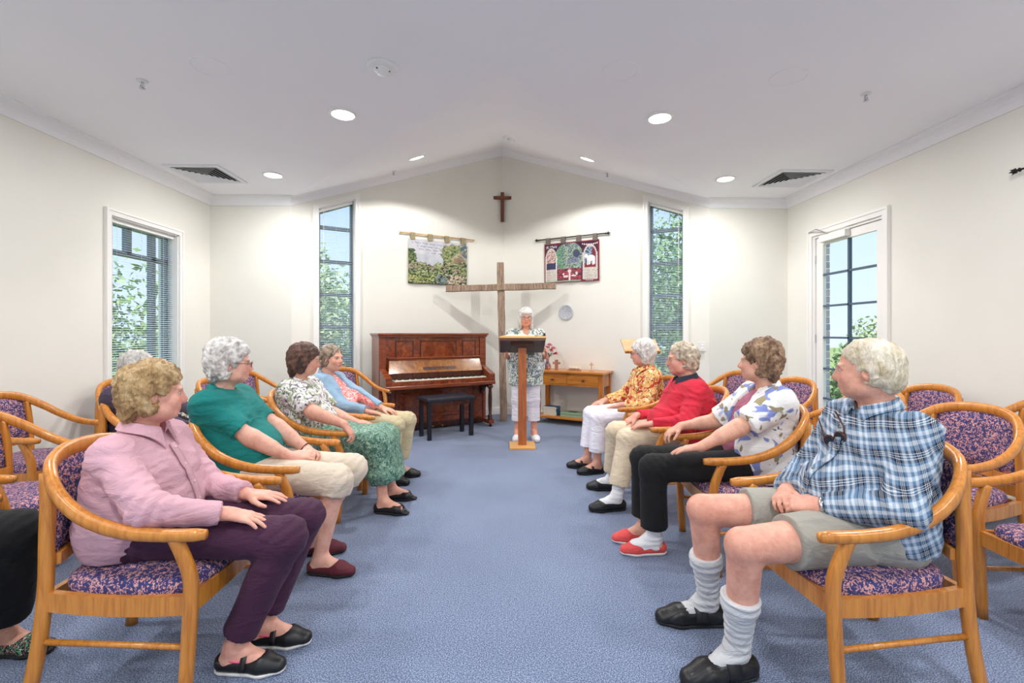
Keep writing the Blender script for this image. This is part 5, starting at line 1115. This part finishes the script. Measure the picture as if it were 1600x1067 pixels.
    if tp.get('buttons'):
        x0 = J['nb'][0]; line = []
        for z_ in np.linspace(J['nb'][2] - .055, J['wa'][2] - .03, 16):
            m_ = (np.abs(P[:, 0] - x0) < .012) & (np.abs(P[:, 2] - z_) < .012)
            if m_.any(): c_ = P[m_]; i_ = c_[:, 1].argmax(); line.append(np.array([x0, c_[i_, 1] + .003, z_]))
        if len(line) > 4:
            MB().sweep([tuple(p_) for p_ in line], [(-.016, -.003), (.016, -.003), (.016, .002), (-.016, .002)], up=(0, 1, 0), smooth=True).build('placket', tp['mat'], root); bm_ = MB().lathe([(.0005, .0), (.0055, .0), (.006, .002), (.0045, .0032), (.0005, .003)], 10, Matrix.Rotation(-PI / 2, 4, 'X')).mesh('button'); bm_.materials.append(tp['buttons'])
            for p_ in line[1::4]: o = mesh_obj('button', bm_, None, root); o.location = tuple(p_ + V3(0, .003, 0))
    if tp.get('over'):   # an open overshirt/cardigan: sides and back only
        ov = tp['over']; F = Field(lo, hi, vc); torso(F, J, sp, ov.get('ease', .026))
        for sd in 'rl': arm(F, J, sd, rr + .014, rr + ov.get('sr', .012), ov.get('cuff', .046), .025, ov.get('sleeve', 1.0), True)
        F.plane(lo, hi, (0, 0, ov.get('hem', .5)), (0, 0, -1)); c = J['ch']; w = ov.get('open', .07); F.cap(J['nb'] + V3(0, .14, .10), J['ch'] + V3(0, .16, 0), w * .7, w, .006, wide=((0, 1, 0), 1.5), op='sub'); F.cap(J['ch'] + V3(0, .16, 0), J['pel'] + V3(0, .24, .03), w, w * 1.3, .006, wide=((0, 1, 0), 1.6), op='sub'); F.cap(nz + V3(0, 0, -.01), nz + R @ V3(0, .02, .1), .064 * s, .085 * s, .004, op='sub')
        P, Q = F.mesh(); N = vnormals(P, Q); P = folds(P, N, .004, 11, sp.get('seed', 1) + 9, (1, 1, 1.6)); to_obj(ov['name'], P, Q, ov['mat'], root); del F
    if tp.get('collar'):
        mb = MB(); n0 = J['nb'] + V3(0, .006, .0); n_ = 36; V_ = []
        for i in range(n_ + 1):
            a = math.radians(-158 + 316 * i / n_); t = abs(i - n_ / 2) / (n_ / 2); u_ = J['RT'] @ V3(math.sin(a), -math.cos(a), 0); rt, rm, rb = .060 * s, .074 * s, (.094 + .012 * t ** 6) * s
            zt, zb_ = .052 - .040 * t ** 2, .016 - .03 * t ** 2 - .055 * t ** 8; fw_ = V3(0, .012 * t ** 2, 0)
            for r_, z_ in ((rt, zt), (rm, zt + .002), (rb, zb_), (rb - .006, zb_ - .004), (rm - .008, zt - .012), (rt - .004, zt - .03)): V_.append(tuple(n0 + u_ * r_ + fw_ + V3(0, 0, z_)))
        F_ = [(i * 6 + k, i * 6 + (k + 1) % 6, (i + 1) * 6 + (k + 1) % 6, (i + 1) * 6 + k) for i in range(n_) for k in range(6)] + [tuple(range(6)), tuple(n_ * 6 + k for k in range(5, -1, -1))]
        mb.add(V_, F_, False).build('collar', tp['collar'], root)
    # ---- bottoms
    bt = sp['bottom']; F = Field(lo, hi, vc); e_ = bt.get('ease', .012); g = sp.get('girth', 1.0); F.cap(J['pel'] + V3(-.085, 0, .01), J['pel'] + V3(.085, 0, .01), .112 * g ** .6 + e_, .112 * g ** .6 + e_, .05); F.cap(J['pel'] + V3(0, 0, .0), J['pel'] + V3(0, -.01, .11), .115 * g + e_, .115 * g + e_ * .5, .05, wide=((1, 0, 0), 1.2))
    for sd in 'rl':
        H_, K_, A_ = J['hp' + sd], J['kn' + sd], J['an' + sd]; F.cap(H_, K_, .088 * lr + e_, .063 * lr + e_, .04); hm = bt['hem']     # hem = fraction of shin covered, negative = above knee
        if hm > 0:
            B_ = K_ + (A_ - K_) * hm; F.cap(K_, B_, .060 * lr + e_, bt.get('flare', .058) * lr, .03, flat=1)
        else: F.plane(np.minimum(K_, H_) - .2, np.maximum(K_, H_) + .2, K_ + (H_ - K_) * (-hm), unit(K_ - H_))
    if bt.get('skirt'):
        Km = (J['knr'] + J['knl']) / 2; Am = (J['anr'] + J['anl']) / 2; w = J['knr'] - J['knl']; F.cap(J['pel'], Km, .12, .10, .06, wide=(unit(w), 1.55)); Bm = Km + (Am - Km) * bt['skirt'] + V3(0, .02, 0); F.cap(Km, Bm, .095, .125, .06, wide=(unit(w), 1.5), flat=1)
    P, Q = F.mesh(); N = vnormals(P, Q); P = folds(P, N, bt.get('fold', .004), 10, sp.get('seed', 1) + 2, (1.6, .8, .8)); 
    for sd in 'rl':
        P = creases(P, N, J, 'kn' + sd, .003, .12, 75, J['an' + sd] - J['hp' + sd]); P = creases(P, N, J, 'hp' + sd, .005, .14, 65, V3(0, 1, -.2))
    to_obj(bt['name'], P, Q, bt['mat'], root); del F
    # ---- socks, shoes
    sh = sp.get('shoes')
    for sd in 'rl':
        A_, K_, d = J['an' + sd], J['kn' + sd], J['ft' + sd]
        sk = sp.get('sock_' + sd, sp.get('sock'))
        if sk:
            F = Field(np.minimum(A_, K_) - .15, np.maximum(A_, K_) + .2, .005); B_ = A_ + (K_ - A_) * sk[1]; rb = (.035 + (.053 - .035) * sk[1]) * lr + .009 + .006 * (sk[1] > .3); F.cap(V3(A_[0], A_[1], .05), A_, .036, .042, .01); F.cap(A_, B_, .042, rb, .01, flat=1); F.cap(V3(A_[0], A_[1], .05), V3(A_[0], A_[1], .045) + d * .12, .038, .035, .02); F.cap(A_ + d * .01, V3(A_[0], A_[1], .05) + d * .10, .039, .034, .03)
            if sk[1] > .3: u_ = unit(B_ - A_); F.cap(B_ - u_ * .055, B_, rb + .005, rb + .006, .004, flat=3)
            P, Q = F.mesh(); N = vnormals(P, Q); P = P + N * (sk[2] * np.sin((P @ unit(K_ - A_)) * 190 + 1.5 * snoise(P, 14, 3, 1)))[:, None]; to_obj('sock', P, Q, sk[0], root); del F
        if sh:
            lo_, hi_ = V3(A_[0], A_[1], 0) - .3, V3(A_[0], A_[1], 0) + .3; lo_[2] = -.02; hi_[2] = .2; kind = sh.get('kind', 'shoe'); so = None
            F = Field(lo_, hi_, sh.get('vox', .006)); shoef(F, A_, d, s * sh.get('s', 1.0), low=kind in ('slipon', 'maryjane', 'sandal'))
            top = V3(A_[0], A_[1], .088); 
            if kind == 'slipon': F.cap(top - d * .02, top + d * .055, .046, .042, .006, op='sub')
            elif kind == 'maryjane': F.cap(top - d * .02, top + d * .085 - V3(0, 0, .008), .043, .036, .006, op='sub')
            elif kind == 'sandal':
                for f_ in (-.03, .045, .10, .175): F.cap(top + d * f_ - V3(.0, 0, .0), top + d * (f_ + .012), .034 if f_ < .1 else .03, .034, .006, op='sub')
                F.ell(V3(A_[0], A_[1], .05) + d * .19, V3(.05, .05, .035), None, .005, 'sub')
            else: F.cap(top + V3(0, 0, .045) - d * .012, top + V3(0, 0, .045) + d * .012, .046, .046, .006, op='sub')
            P, Q = F.mesh()
            if sh.get('ridge'): N = vnormals(P, Q); sdv = np.cross(d, V3(0, 0, 1)); P = P + N * (.0009 * np.sin((P @ sdv) * 520))[:, None]
            so = to_obj('shoe', P, Q, sh['mat'], root); F = Field(lo_, hi_, .007); solef(F, A_, d, s * sh.get('s', 1.0), sh.get('sole', .018)); P, Q = F.mesh(); to_obj('sole', P, Q, sh['solemat'], so); del F
            if sh.get('ridge'):
                sv = np.cross(d, V3(0, 0, 1)); c0 = V3(A_[0], A_[1], 0) + d * .055; arc = [tuple(c0 + d * (.012 * math.cos(a)) + sv * .052 * math.cos(a) + V3(0, 0, .022 + .074 * math.sin(a) ** .8)) for a in np.linspace(0.02, PI - .02, 19)]
                MB().sweep(arc, [(-.004, -.027), (.004, -.027), (.004, .027), (-.004, .027)], up=tuple(d), smooth=True).build('strap', sh['mat'], so)
            if kind == 'maryjane':
                sv = np.cross(d, V3(0, 0, 1)); c0 = V3(A_[0], A_[1], 0) + d * .058; arc = [tuple(c0 + sv * .047 * math.cos(a) + V3(0, 0, .03 + .060 * math.sin(a))) for a in np.linspace(0, PI, 15)]
                MB().sweep(arc, [(-.002, -.011), (.002, -.011), (.002, .011), (-.002, .011)], up=tuple(np.cross(d, V3(0, 0, 1)) * 0 + V3(0, 0, 1)) if False else tuple(d), smooth=True).build('strap', sh['mat'], so)
            if sh.get('trim'):
                mb = MB(); ctr = V3(A_[0], A_[1], .0); ring = []
                for i in range(25): a = i / 24 * 2 * PI; ring.append(tuple(ctr + d * (.038 + .082 * math.cos(a)) + np.cross(d, V3(0, 0, 1)) * .036 * math.sin(a) * (1 - .1 * math.cos(a)) + V3(0, 0, .066 - .004 * math.cos(a) - .004 * abs(math.sin(a)))))
                mb.tube(ring, .0045, 6); mb.build('trim', sh['trim'], so)
    # ---- glasses
    gl = sp.get('glasses')
    if gl:
        def hp(x, y, z): return tuple(hd + R @ V3(x, y, z) * s)
        fr = MB(); r = gl.get('r', .0013)
        for k in (1, -1):
            ring = [hp(k * .032 + .0225 * math.cos(a), .104 - .004 * abs(math.cos(a)), -.001 + .0165 * math.sin(a)) for a in np.linspace(0, 2 * PI, 21)]; fr.tube(ring, r * s, 6); fr.tube([hp(k * .054, .100, .004), hp(k * .074, .06, .006), hp(k * .079, .0, .006), hp(k * .077, -.02, -.008)], r * s, 6)
        fr.tube([hp(-.0095, .104, .003), hp(0, .107, .006), hp(.0095, .104, .003)], r * s, 6); g_ = fr.build('glasses', gl['mat'], root); ln = MB()
        for k in (1, -1): ring = [hp(k * .032 + .0222 * math.cos(a), .1035 - .004 * abs(math.cos(a)), -.001 + .0162 * math.sin(a)) for a in np.linspace(0, 2 * PI, 20, endpoint=False)]; ln.add(ring, [tuple(range(20))])
        ln.build('lens', LENS.m, g_)
    return root, J
# ------------------------------------------------------------------ the people
HW = hair_mat('white hair', (174, 168, 162), (216, 211, 206), (240, 237, 233)); HG = hair_mat('grey hair', (150, 146, 140), (190, 186, 180), (220, 216, 210)); HB = hair_mat('sandy blonde hair', (136, 104, 66), (186, 152, 104), (216, 190, 148)); HD = hair_mat('dark auburn hair', (52, 34, 28), (88, 58, 46), (120, 84, 68)); HM = hair_mat('brown set hair', (82, 60, 44), (134, 102, 76), (176, 144, 114)); HS = hair_mat('silver fair hair', (150, 132, 108), (196, 180, 156), (224, 212, 194)); HMX = hair_mat('grey brown hair', (100, 82, 68), (146, 126, 108), (180, 164, 146)); HMAN = hair_mat('yellowed white hair', (182, 162, 128), (218, 204, 178), (238, 229, 212))
BLKS = plain('black shoe leather', (24, 23, 25), .4); RUB = plain('black rubber', (30, 30, 32), .7); WSOLE = plain('white rubber sole', (232, 228, 224), .6); DGL = plain('dark spectacle frame', (58, 36, 30), .35); GGL = plain('fine metal frame', (170, 150, 130), .3, .8)
WSOCK = cloth_mat('white sock', (236, 236, 238)); GSOCK = cloth_mat('grey wool sock', (198, 198, 200), .9, 300, .6)
PINK = cloth_mat('dusty pink cotton', (206, 160, 172), .7); PLUM = cloth_mat('plum trousers', (64, 22, 54), .8); TEAL = cloth_mat('teal jersey', (0, 122, 118), .85); BEIGE = cloth_mat('stone cotton', (216, 200, 180)); KHAKI = cloth_mat('khaki cotton', (196, 182, 146)); SAGEB = cloth_mat('pale blue knit', (142, 172, 196), .9, 350); REDS = cloth_mat('red fleece', (208, 36, 60), .9, 500); NAVY = cloth_mat('navy collar', (40, 46, 62)); CREAM = cloth_mat('cream trousers', (218, 200, 172)); WHT = cloth_mat('white trousers', (236, 232, 240)); BLKT = cloth_mat('black trousers', (11, 11, 13), .9, 500, .2); MAUVE = cloth_mat('mauve jersey', (172, 98, 122), .85); GREYS = cloth_mat('grey cotton shorts', (160, 156, 146)); DKC = cloth_mat('dark plum cardigan', (66, 54, 72), .9, 350); PLAID = plaid_mat()
FLOR = print_mat('floral blouse print', (226, 224, 222), [(16, .54, (150, 168, 128), 3), (20, .58, (116, 92, 118), 9), (26, .6, (86, 110, 76), 15), (30, .64, (190, 150, 176), 21)]); GSK = print_mat('green patterned skirt', (108, 146, 128), [(18, .52, (64, 108, 92), 2), (34, .57, (158, 186, 160), 7), (46, .63, (36, 72, 66), 12)], .6); COR = print_mat('coral print', (238, 140, 136), [(26, .52, (246, 214, 206), 4), (34, .6, (222, 84, 96), 8)]); ORG = print_mat('orange leaf print', (226, 176, 104), [(14, .52, (190, 62, 44), 5), (17, .56, (244, 222, 168), 11), (22, .62, (112, 54, 34), 17)]); SPB = print_mat('speaker floral print', (226, 228, 222), [(18, .52, (120, 142, 152), 2), (26, .57, (92, 116, 84), 6), (32, .62, (56, 68, 84), 13), (24, .66, (206, 180, 110), 20)]); WFL = print_mat('white blouse with blue flowers', (236, 234, 232), [(11, .565, (126, 140, 200), 4), (14, .60, (150, 138, 104), 14), (36, .69, (110, 112, 120), 22)], .8, 16, .6); LFL = print_mat('pale floral dress', (226, 224, 206), [(24, .54, (96, 110, 158), 5), (30, .58, (206, 196, 120), 11)]); SLP = print_mat('floral slipper knit', (26, 28, 32), [(60, .54, (86, 150, 110), 4), (70, .6, (196, 90, 96), 9), (80, .62, (210, 214, 206), 14)])
VEL = cloth_mat('maroon velvet', (92, 22, 38), .7); CORAL = cloth_mat('coral canvas', (230, 84, 82)); WSH = plain('white shoe', (238, 236, 238), .5); PTR = plain('pink shoe lining', (232, 104, 136), .6)
pe = {}
pe['pink'] = person(L1, 2, dict(label='woman in dusty pink blouse and plum trousers seated in the front armchair', seed=1, vox=0.0052, cvox=0.0078, head=(.0, -.065, 1.075), yaw=36, pitch=-4, hipy=-.13, skin=(228, 172, 152),
    hand_r=(.165, .30, .645), hd_r=(-.05, .96, -.2), hand_l=(-.05, .27, .645), hd_l=(-.12, .97, -.12), spread=1.7, thumb=.9, curl_r=.22, curl_l=.15, pole_r=(.8, -.5, -.35), knee_r=(.125, .50, .535), knee_l=(-.075, .50, .535), ank_r=(.09, .29, .10), ank_l=(-.06, .33, .10), foot_r=-4, foot_l=0, girth=1.08, bust=1.0, belly=.5, face=1.05,
    hair=dict(mat=HB, vol=1.07, len=.035, curl=.009, freq=55), top=dict(name='blouse', mat=PINK, sleeve=.97, sr=.0580, cuff=.044, hem=.465, collar=PINK, buttons=plain('pale shell button', (226, 196, 196), .3), fold=.006, ease=.018), bottom=dict(name='trousers', mat=PLUM, hem=.86, flare=.066, ease=.012), shoes=dict(kind='maryjane', mat=BLKS, solemat=WSOLE, trim=PTR)))
pe['teal'] = person(L2, 0, dict(label='white-haired woman with glasses in teal T-shirt and stone shorts', seed=2, vox=0.0056, cvox=0.0084, head=(.03, -.19, 1.145), yaw=26, pitch=-2, hipy=-.12, skin=(228, 178, 158), armr=1.08, legr=1.02,
    hand_r=(.085, .17, .63), hd_r=(-.62, .75, .02), hand_l=(-.085, .19, .63), hd_l=(.62, .72, .0), hn_r=(-.4, -.2, -.8), hn_l=(.4, -.2, -.8), curl_r=.8, curl_l=.8, pole_r=(.8, -.5, -.4), knee_r=(.115, .43, .51), knee_l=(-.10, .45, .515), ank_r=(.12, .34, .09), ank_l=(-.11, .20, .09), girth=1.12, bust=1.0, belly=.7,
    hair=dict(mat=HW, vol=1.12, len=.03, curl=.008, freq=55, crown=1), glasses=dict(mat=DGL, r=.0016), top=dict(name='t_shirt', mat=TEAL, sleeve=.40, sr=.0580, cuff=.062, hem=.47, fold=.006, ease=.018), bottom=dict(name='shorts', mat=BEIGE, hem=.16, flare=.082, ease=.02), shoes=dict(kind='slipon', mat=VEL, solemat=RUB)))
pe['skirt'] = person(L3, -2, dict(label='dark-haired woman with glasses in floral blouse and long green skirt', seed=3, vox=0.0063, cvox=0.0091, head=(.0, -.13, 1.112), yaw=28, pitch=-10, hipy=-.13, skin=(222, 168, 146), armr=1.1,
    hand_r=(.29, .27, .685), hd_r=(.0, .62, -.75), hn_r=(0, -.75, -.6), curl_r=.7, hand_l=(-.07, .22, .635), hd_l=(-.15, .97, -.12), pole_r=(.7, -.5, -.3), knee_r=(.10, .45, .51), knee_l=(-.10, .46, .51), ank_r=(.11, .49, .09), ank_l=(-.15, .48, .09), girth=1.15, bust=1.1, belly=.8,
    hair=dict(mat=HD, vol=1.1, len=.05, curl=.005, freq=60, cover=1), glasses=dict(mat=GGL), top=dict(name='blouse', mat=FLOR, sleeve=.44, sr=.07, cuff=.066, hem=.48, fold=.006, ease=.018), bottom=dict(name='skirt', mat=GSK, hem=.55, flare=.08, ease=.02, skirt=.66, fold=.009), shoes=dict(kind='sandal', mat=BLKS, solemat=RUB)))
pe['cardigan'] = person(L4, -8, dict(label='woman in pale blue cardigan over coral print blouse near the piano', seed=4, vox=0.0069, cvox=0.0091, head=(.0, -.17, 1.085), yaw=-14, pitch=0, hipy=-.12, skin=(222, 170, 148),
    hand_r=(.13, .22, .63), hd_r=(-.25, .95, -.15), hand_l=(-.06, .28, .635), hd_l=(.1, .95, -.2), knee_r=(.10, .46, .515), knee_l=(-.11, .50, .52), ank_r=(.10, .40, .09), ank_l=(-.10, .42, .09), girth=1.05, bust=.8, belly=.4,
    hair=dict(mat=HMX, vol=1.0, len=.02, curl=.008, freq=60), top=dict(name='blouse', mat=COR, sleeve=.9, sr=.0492, cuff=.04, hem=.50, over=dict(name='cardigan', mat=SAGEB, sleeve=.95, cuff=.047, hem=.49, open=.085)), bottom=dict(name='trousers', mat=KHAKI, hem=.8, flare=.075, ease=.016), shoes=dict(kind='slipon', mat=BLKS, solemat=RUB)))
pe['hidden'] = person((-2.48, 3.52), 3, dict(label='grey-haired person in dark cardigan and pale floral dress behind the woman in pink', seed=5, vox=0.0081, cvox=0.0104, head=(.0, -.20, 1.065), yaw=22, pitch=-8, hipy=-.12, skin=(220, 168, 146), size=.97,
    hand_r=(.13, .24, .63), hd_r=(-.3, .92, -.15), hand_l=(-.10, .27, .63), hd_l=(.2, .95, -.15), knee_r=(.10, .44, .51), knee_l=(-.10, .45, .51), ank_r=(.10, .38, .09), ank_l=(-.10, .40, .09), girth=1.05, bust=.8, belly=.4,
    hair=dict(mat=HG, vol=1.03, len=.02, curl=.006, freq=60), top=dict(name='dress_top', mat=LFL, sleeve=.8, sr=.0492, cuff=.04, hem=.5, over=dict(name='cardigan', mat=DKC, sleeve=.95, cuff=.047, hem=.49, open=.08)), bottom=dict(name='dress_skirt', mat=LFL, hem=.5, flare=.08, ease=.02, skirt=.6), shoes=dict(kind='slipon', mat=BLKS, solemat=RUB)))
pe['slippers'] = person((-2.42, 1.72), 0, dict(label='person in black trousers and floral knitted slippers at the picture edge', seed=6, vox=0.0088, cvox=0.0104, head=(.0, -.15, 1.10), yaw=40, hipy=-.13,
    hand_r=(.14, .24, .64), hd_r=(-.2, .95, -.15), hand_l=(-.12, .26, .64), hd_l=(.1, .95, -.15), knee_r=(.10, .46, .52), knee_l=(-.18, .50, .53), ank_r=(.10, .36, .10), ank_l=(-.25, .36, .10), foot_l=2, girth=1.1, bust=.8, belly=.5,
    hair=dict(mat=HG, vol=1.03, len=.02), top=dict(name='jumper', mat=DKC, sleeve=.96, sr=.0545, cuff=.044, hem=.48), bottom=dict(name='trousers', mat=BLKT, hem=.84, flare=.085, ease=.022), shoes=dict(kind='slipon', mat=SLP, solemat=RUB, s=1.02)))
pe['plaid'] = person(R1, 181, dict(label='white-haired man in blue plaid shirt, grey shorts and pulled-up grey socks', seed=7, vox=0.0052, cvox=0.0078, size=1.05, head=(.0, -.10, 1.165), yaw=-44, pitch=-2, hipy=-.12, sw=.178, skin=(222, 166, 144), ruddy=.35, neck=1.15, face=1.1, armr=1.12, legr=1.08,
    hand_l=(-.10, .165, .655), hd_l=(.78, .6, -.12), hand_r=(.09, .175, .65), hd_r=(-.72, .66, -.08), hn_r=(-.3, -.3, -.85), hn_l=(.4, -.3, -.8), curl_l=.8, curl_r=.85, pole_l=(-.8, -.45, -.4), pole_r=(.8, -.5, -.4), knee_l=(-.17, .50, .54), knee_r=(.17, .50, .545), ank_l=(-.09, .48, .11), ank_r=(.24, .44, .11), foot_l=10, foot_r=-4, girth=1.25, belly=1.1,
    hair=dict(mat=HMAN, vol=.98, len=.0, curl=.003, freq=50, line=.078), top=dict(name='shirt', mat=PLAID, sleeve=.97, sr=.0600, cuff=.05, hem=.50, collar=PLAID, buttons=plain('olive button', (150, 142, 104), .3), fold=.007, ease=.02), bottom=dict(name='shorts', mat=GREYS, hem=-.30, ease=.022), sock=(GSOCK, .52, .0022), shoes=dict(kind='shoe', mat=BLKS, solemat=RUB, ridge=1, s=1.12)))
pe['blackt'] = person(R2, 177, dict(label='brown-haired woman in white flowered overshirt, mauve top and black trousers', seed=8, vox=0.0056, cvox=0.0084, size=1.02, head=(.0, -.13, 1.14), yaw=-34, pitch=2, hipy=-.13, skin=(226, 174, 150), armr=1.08,
    hand_l=(-.245, .30, .69), hd_l=(.32, .92, -.2), hand_r=(.28, .24, .70), hd_r=(-.05, .88, -.45), curl_r=.55, spread=1.6, curl_l=.2, thumb=.85, pole_l=(-.8, -.5, -.2), knee_l=(-.08, .52, .525), knee_r=(.10, .53, .53), ank_l=(-.04, .50, .10), ank_r=(.12, .52, .10), foot_l=4, foot_r=4, girth=1.08, bust=1.0, belly=.5,
    hair=dict(mat=HM, vol=1.1, len=.03, curl=.010, freq=50, crown=1, line=.07), top=dict(name='t_shirt', mat=MAUVE, sleeve=.35, sr=.06, cuff=.055, hem=.49, fold=.005, ease=.012, over=dict(name='overshirt', mat=WFL, sleeve=.46, sr=.02, cuff=.078, hem=.465, open=.085, ease=.03)), bottom=dict(name='trousers', mat=BLKT, hem=.84, flare=.082, ease=.016), sock_l=(WSOCK, .2, .002), shoes=dict(kind='slipon', mat=CORAL, solemat=WSOLE)))
pe['red'] = person(R3, 180, dict(label='woman with glasses in red sweatshirt with navy collar and cream trousers', seed=9, vox=0.0063, cvox=0.0091, size=1.06, head=(.0, -.03, 1.11), yaw=-8, pitch=-2, hipy=-.11, sw=.18, skin=(224, 166, 146), neck=1.1, face=1.12,
    hand_l=(-.17, .25, .64), hd_l=(.3, .93, -.15), hand_r=(.14, .28, .65), hd_r=(-.1, .85, -.5), curl_r=.5, pole_l=(-.8, -.5, -.3), knee_l=(-.10, .42, .515), knee_r=(.16, .44, .515), ank_l=(-.17, .52, .09), ank_r=(.27, .45, .09), foot_l=8, foot_r=-8, girth=1.4, bust=1.1, belly=1.5,
    hair=dict(mat=HS, vol=1.03, len=.02, curl=.008, freq=55), glasses=dict(mat=GGL), top=dict(name='sweatshirt', mat=REDS, sleeve=.97, sr=.0660, cuff=.047, hem=.49, collar=NAVY, fold=.007, ease=.02), bottom=dict(name='trousers', mat=CREAM, hem=.80, flare=.078, ease=.018), sock=(WSOCK, .3, .0012), shoes=dict(kind='shoe', mat=BLKS, solemat=RUB)))
pe['orange'] = person(R4, 184, dict(label='white-haired woman with glasses in orange leaf-print blouse and white trousers', seed=10, vox=0.0063, cvox=0.0091, head=(.0, -.03, 1.115), yaw=-22, pitch=-4, hipy=-.11, skin=(224, 170, 148),
    hand_l=(-.13, .22, .64), hd_l=(.4, .88, -.2), hand_r=(.16, .30, .64), hd_r=(-.15, .95, -.25), knee_l=(-.10, .43, .515), knee_r=(.09, .45, .52), ank_l=(-.13, .45, .09), ank_r=(.05, .50, .09), girth=1.0, bust=.7, belly=.3,
    hair=dict(mat=HW, vol=1.14, len=.045, curl=.006, freq=45, cover=1, crown=1), glasses=dict(mat=DGL), top=dict(name='blouse', mat=ORG, sleeve=.93, sr=.0563, cuff=.05, hem=.48, fold=.006, ease=.018, collar=ORG), bottom=dict(name='trousers', mat=WHT, hem=.74, flare=.085, ease=.018), shoes=dict(kind='maryjane', mat=BLKS, solemat=RUB)))
pe['speaker'] = person((.29, 5.82), -90, dict(label='white-haired woman with glasses standing behind the lectern in floral blouse', seed=11, vox=0.0063, cvox=0.0091, head=(.0, .02, 1.51), yaw=4, pitch=-6, hipy=.0, hipz=.90, skin=(226, 166, 140), hair=dict(mat=HW, vol=1.06, len=.06, curl=.004, freq=45, bob=1, fringe=1), glasses=dict(mat=DGL, r=.0018),
    hand_r=(.245, .15, 1.03), hd_r=(-.05, .5, .85), hn_r=(-1, 0, 0), hand_l=(-.245, .15, 1.03), hd_l=(.05, .5, .85), hn_l=(1, 0, 0), curl_r=.5, curl_l=.5, pole_r=(.05, -.7, -.6), pole_l=(-.05, -.7, -.6), knee_r=(.09, .02, .49), knee_l=(-.09, .02, .49), ank_r=(.105, .0, .10), ank_l=(-.105, .0, .10), girth=1.1, bust=1.0, belly=.4, sw=.17,
    top=dict(name='blouse', mat=SPB, sleeve=.42, sr=.0580, cuff=.064, hem=.68, vneck=.05, ease=.02, drop=.22), bottom=dict(name='trousers', mat=WHT, hem=.66, flare=.078, ease=.022), shoes=dict(kind='slipon', mat=WSH, solemat=WSOLE)))

# ---- worn and carried small things
def loc2(pr, J, p): return Matrix.Translation(pr.location) @ RZ(pr.rotation_euler[2]) @ Vector(p)
pr, J = pe['plaid']
w = J['wrl']; ax = unit(J['wrl'] - J['ell']); q = Vector((0, 0, 1)).rotation_difference(Vector(ax)).to_matrix().to_4x4(); Mw = T(*(w - ax * .012)) @ q
wa_ = MB().lathe([(.031, -.008), (.035, -.008), (.036, 0), (.035, .008), (.031, .008)], 24, Mw, ring=True).build('wristwatch', METAL, pr); MB().lathe([(.001, 0), (.015, 0), (.016, .004), (.014, .007), (.001, .007)], 18, Mw @ Matrix.Rotation(PI / 2, 4, 'Y') @ T(0, 0, .034)).build('watch_dial', plain('watch dial', (224, 220, 200), .3), wa_)
SG = empty('sunglasses', loc2(pr, J, J['ch'] + V3(.02, .15, .035)), pr.rotation_euler[2], 'brown tortoiseshell sunglasses hanging from the plaid shirt front', 'sunglasses'); TORT = m_burl('tortoiseshell', (40, 16, 8), (78, 34, 14), (120, 60, 24)); DKL = plain('dark lens', (28, 24, 26), .1)
SG.rotation_euler = (math.radians(-12), math.radians(24), pr.rotation_euler[2])
for k in (1, -1):
    ring = [(k * .033 + .028 * math.cos(a), .006, .022 * math.sin(a)) for a in np.linspace(0, 2 * PI, 21)]; fr = MB().tube(ring, .0042, 6).build('rim', TORT, SG); MB().add([(x_, .005, z_) for x_, y_, z_ in ring[:-1]] + [(x_, .007, z_) for x_, y_, z_ in ring[:-1]], [tuple(range(20)), tuple(range(39, 19, -1))] + [(i, (i + 1) % 20, 20 + (i + 1) % 20, 20 + i) for i in range(20)]).build('lens', DKL, fr)
    MB().tube([(k * .061, .004, .006), (k * .064, -.006, .03), (k * .055, -.012, .10)], .0035, 6).build('temple', TORT, SG)
MB().tube([(-.006, .008, .006), (.006, .008, .006)], .004, 6).build('bridge', TORT, SG)
pr, J = pe['pink']
MB().lathe([(.0095, -.002), (.0112, -.002), (.0112, .002), (.0095, .002)], 16, T(*(J['wrr'] + unit(V3(-.05, .96, -.2)) * .105 + V3(.004, 0, -.006))) @ Matrix.Rotation(-PI / 2 + .3, 4, 'X'), ring=True).build('ring', GOLD, pr)
for k in (1, -1): c = J['head'] + J['R'] @ V3(k * .081, -.006, -.04); MB().tube([tuple(c + V3(0, .007 * math.cos(a), .007 * math.sin(a))) for a in np.linspace(0, 2 * PI, 13)], .0016, 6).build('earring', GOLD, pr)

pr, J = pe['teal']; ax = unit(J['wrl'] - J['ell']); MB().lathe([(.030, -.004), (.034, -.004), (.034, .004), (.030, .004)], 20, T(*(J['wrl'] - ax * .02)) @ Vector((0, 0, 1)).rotation_difference(Vector(ax)).to_matrix().to_4x4(), ring=True).build('bracelet', plain('brown leather', (84, 56, 40), .6), pr)
pr, J = pe['blackt']
for k in (1, -1): MB().lathe([(.001, -.012), (.006, -.008), (.006, 0), (.001, .004)], 10, T(*(J['head'] + J['R'] @ V3(k * .079, -.006, -.05)))).build('earring', plain('dark bead', (52, 44, 70), .3), pr)
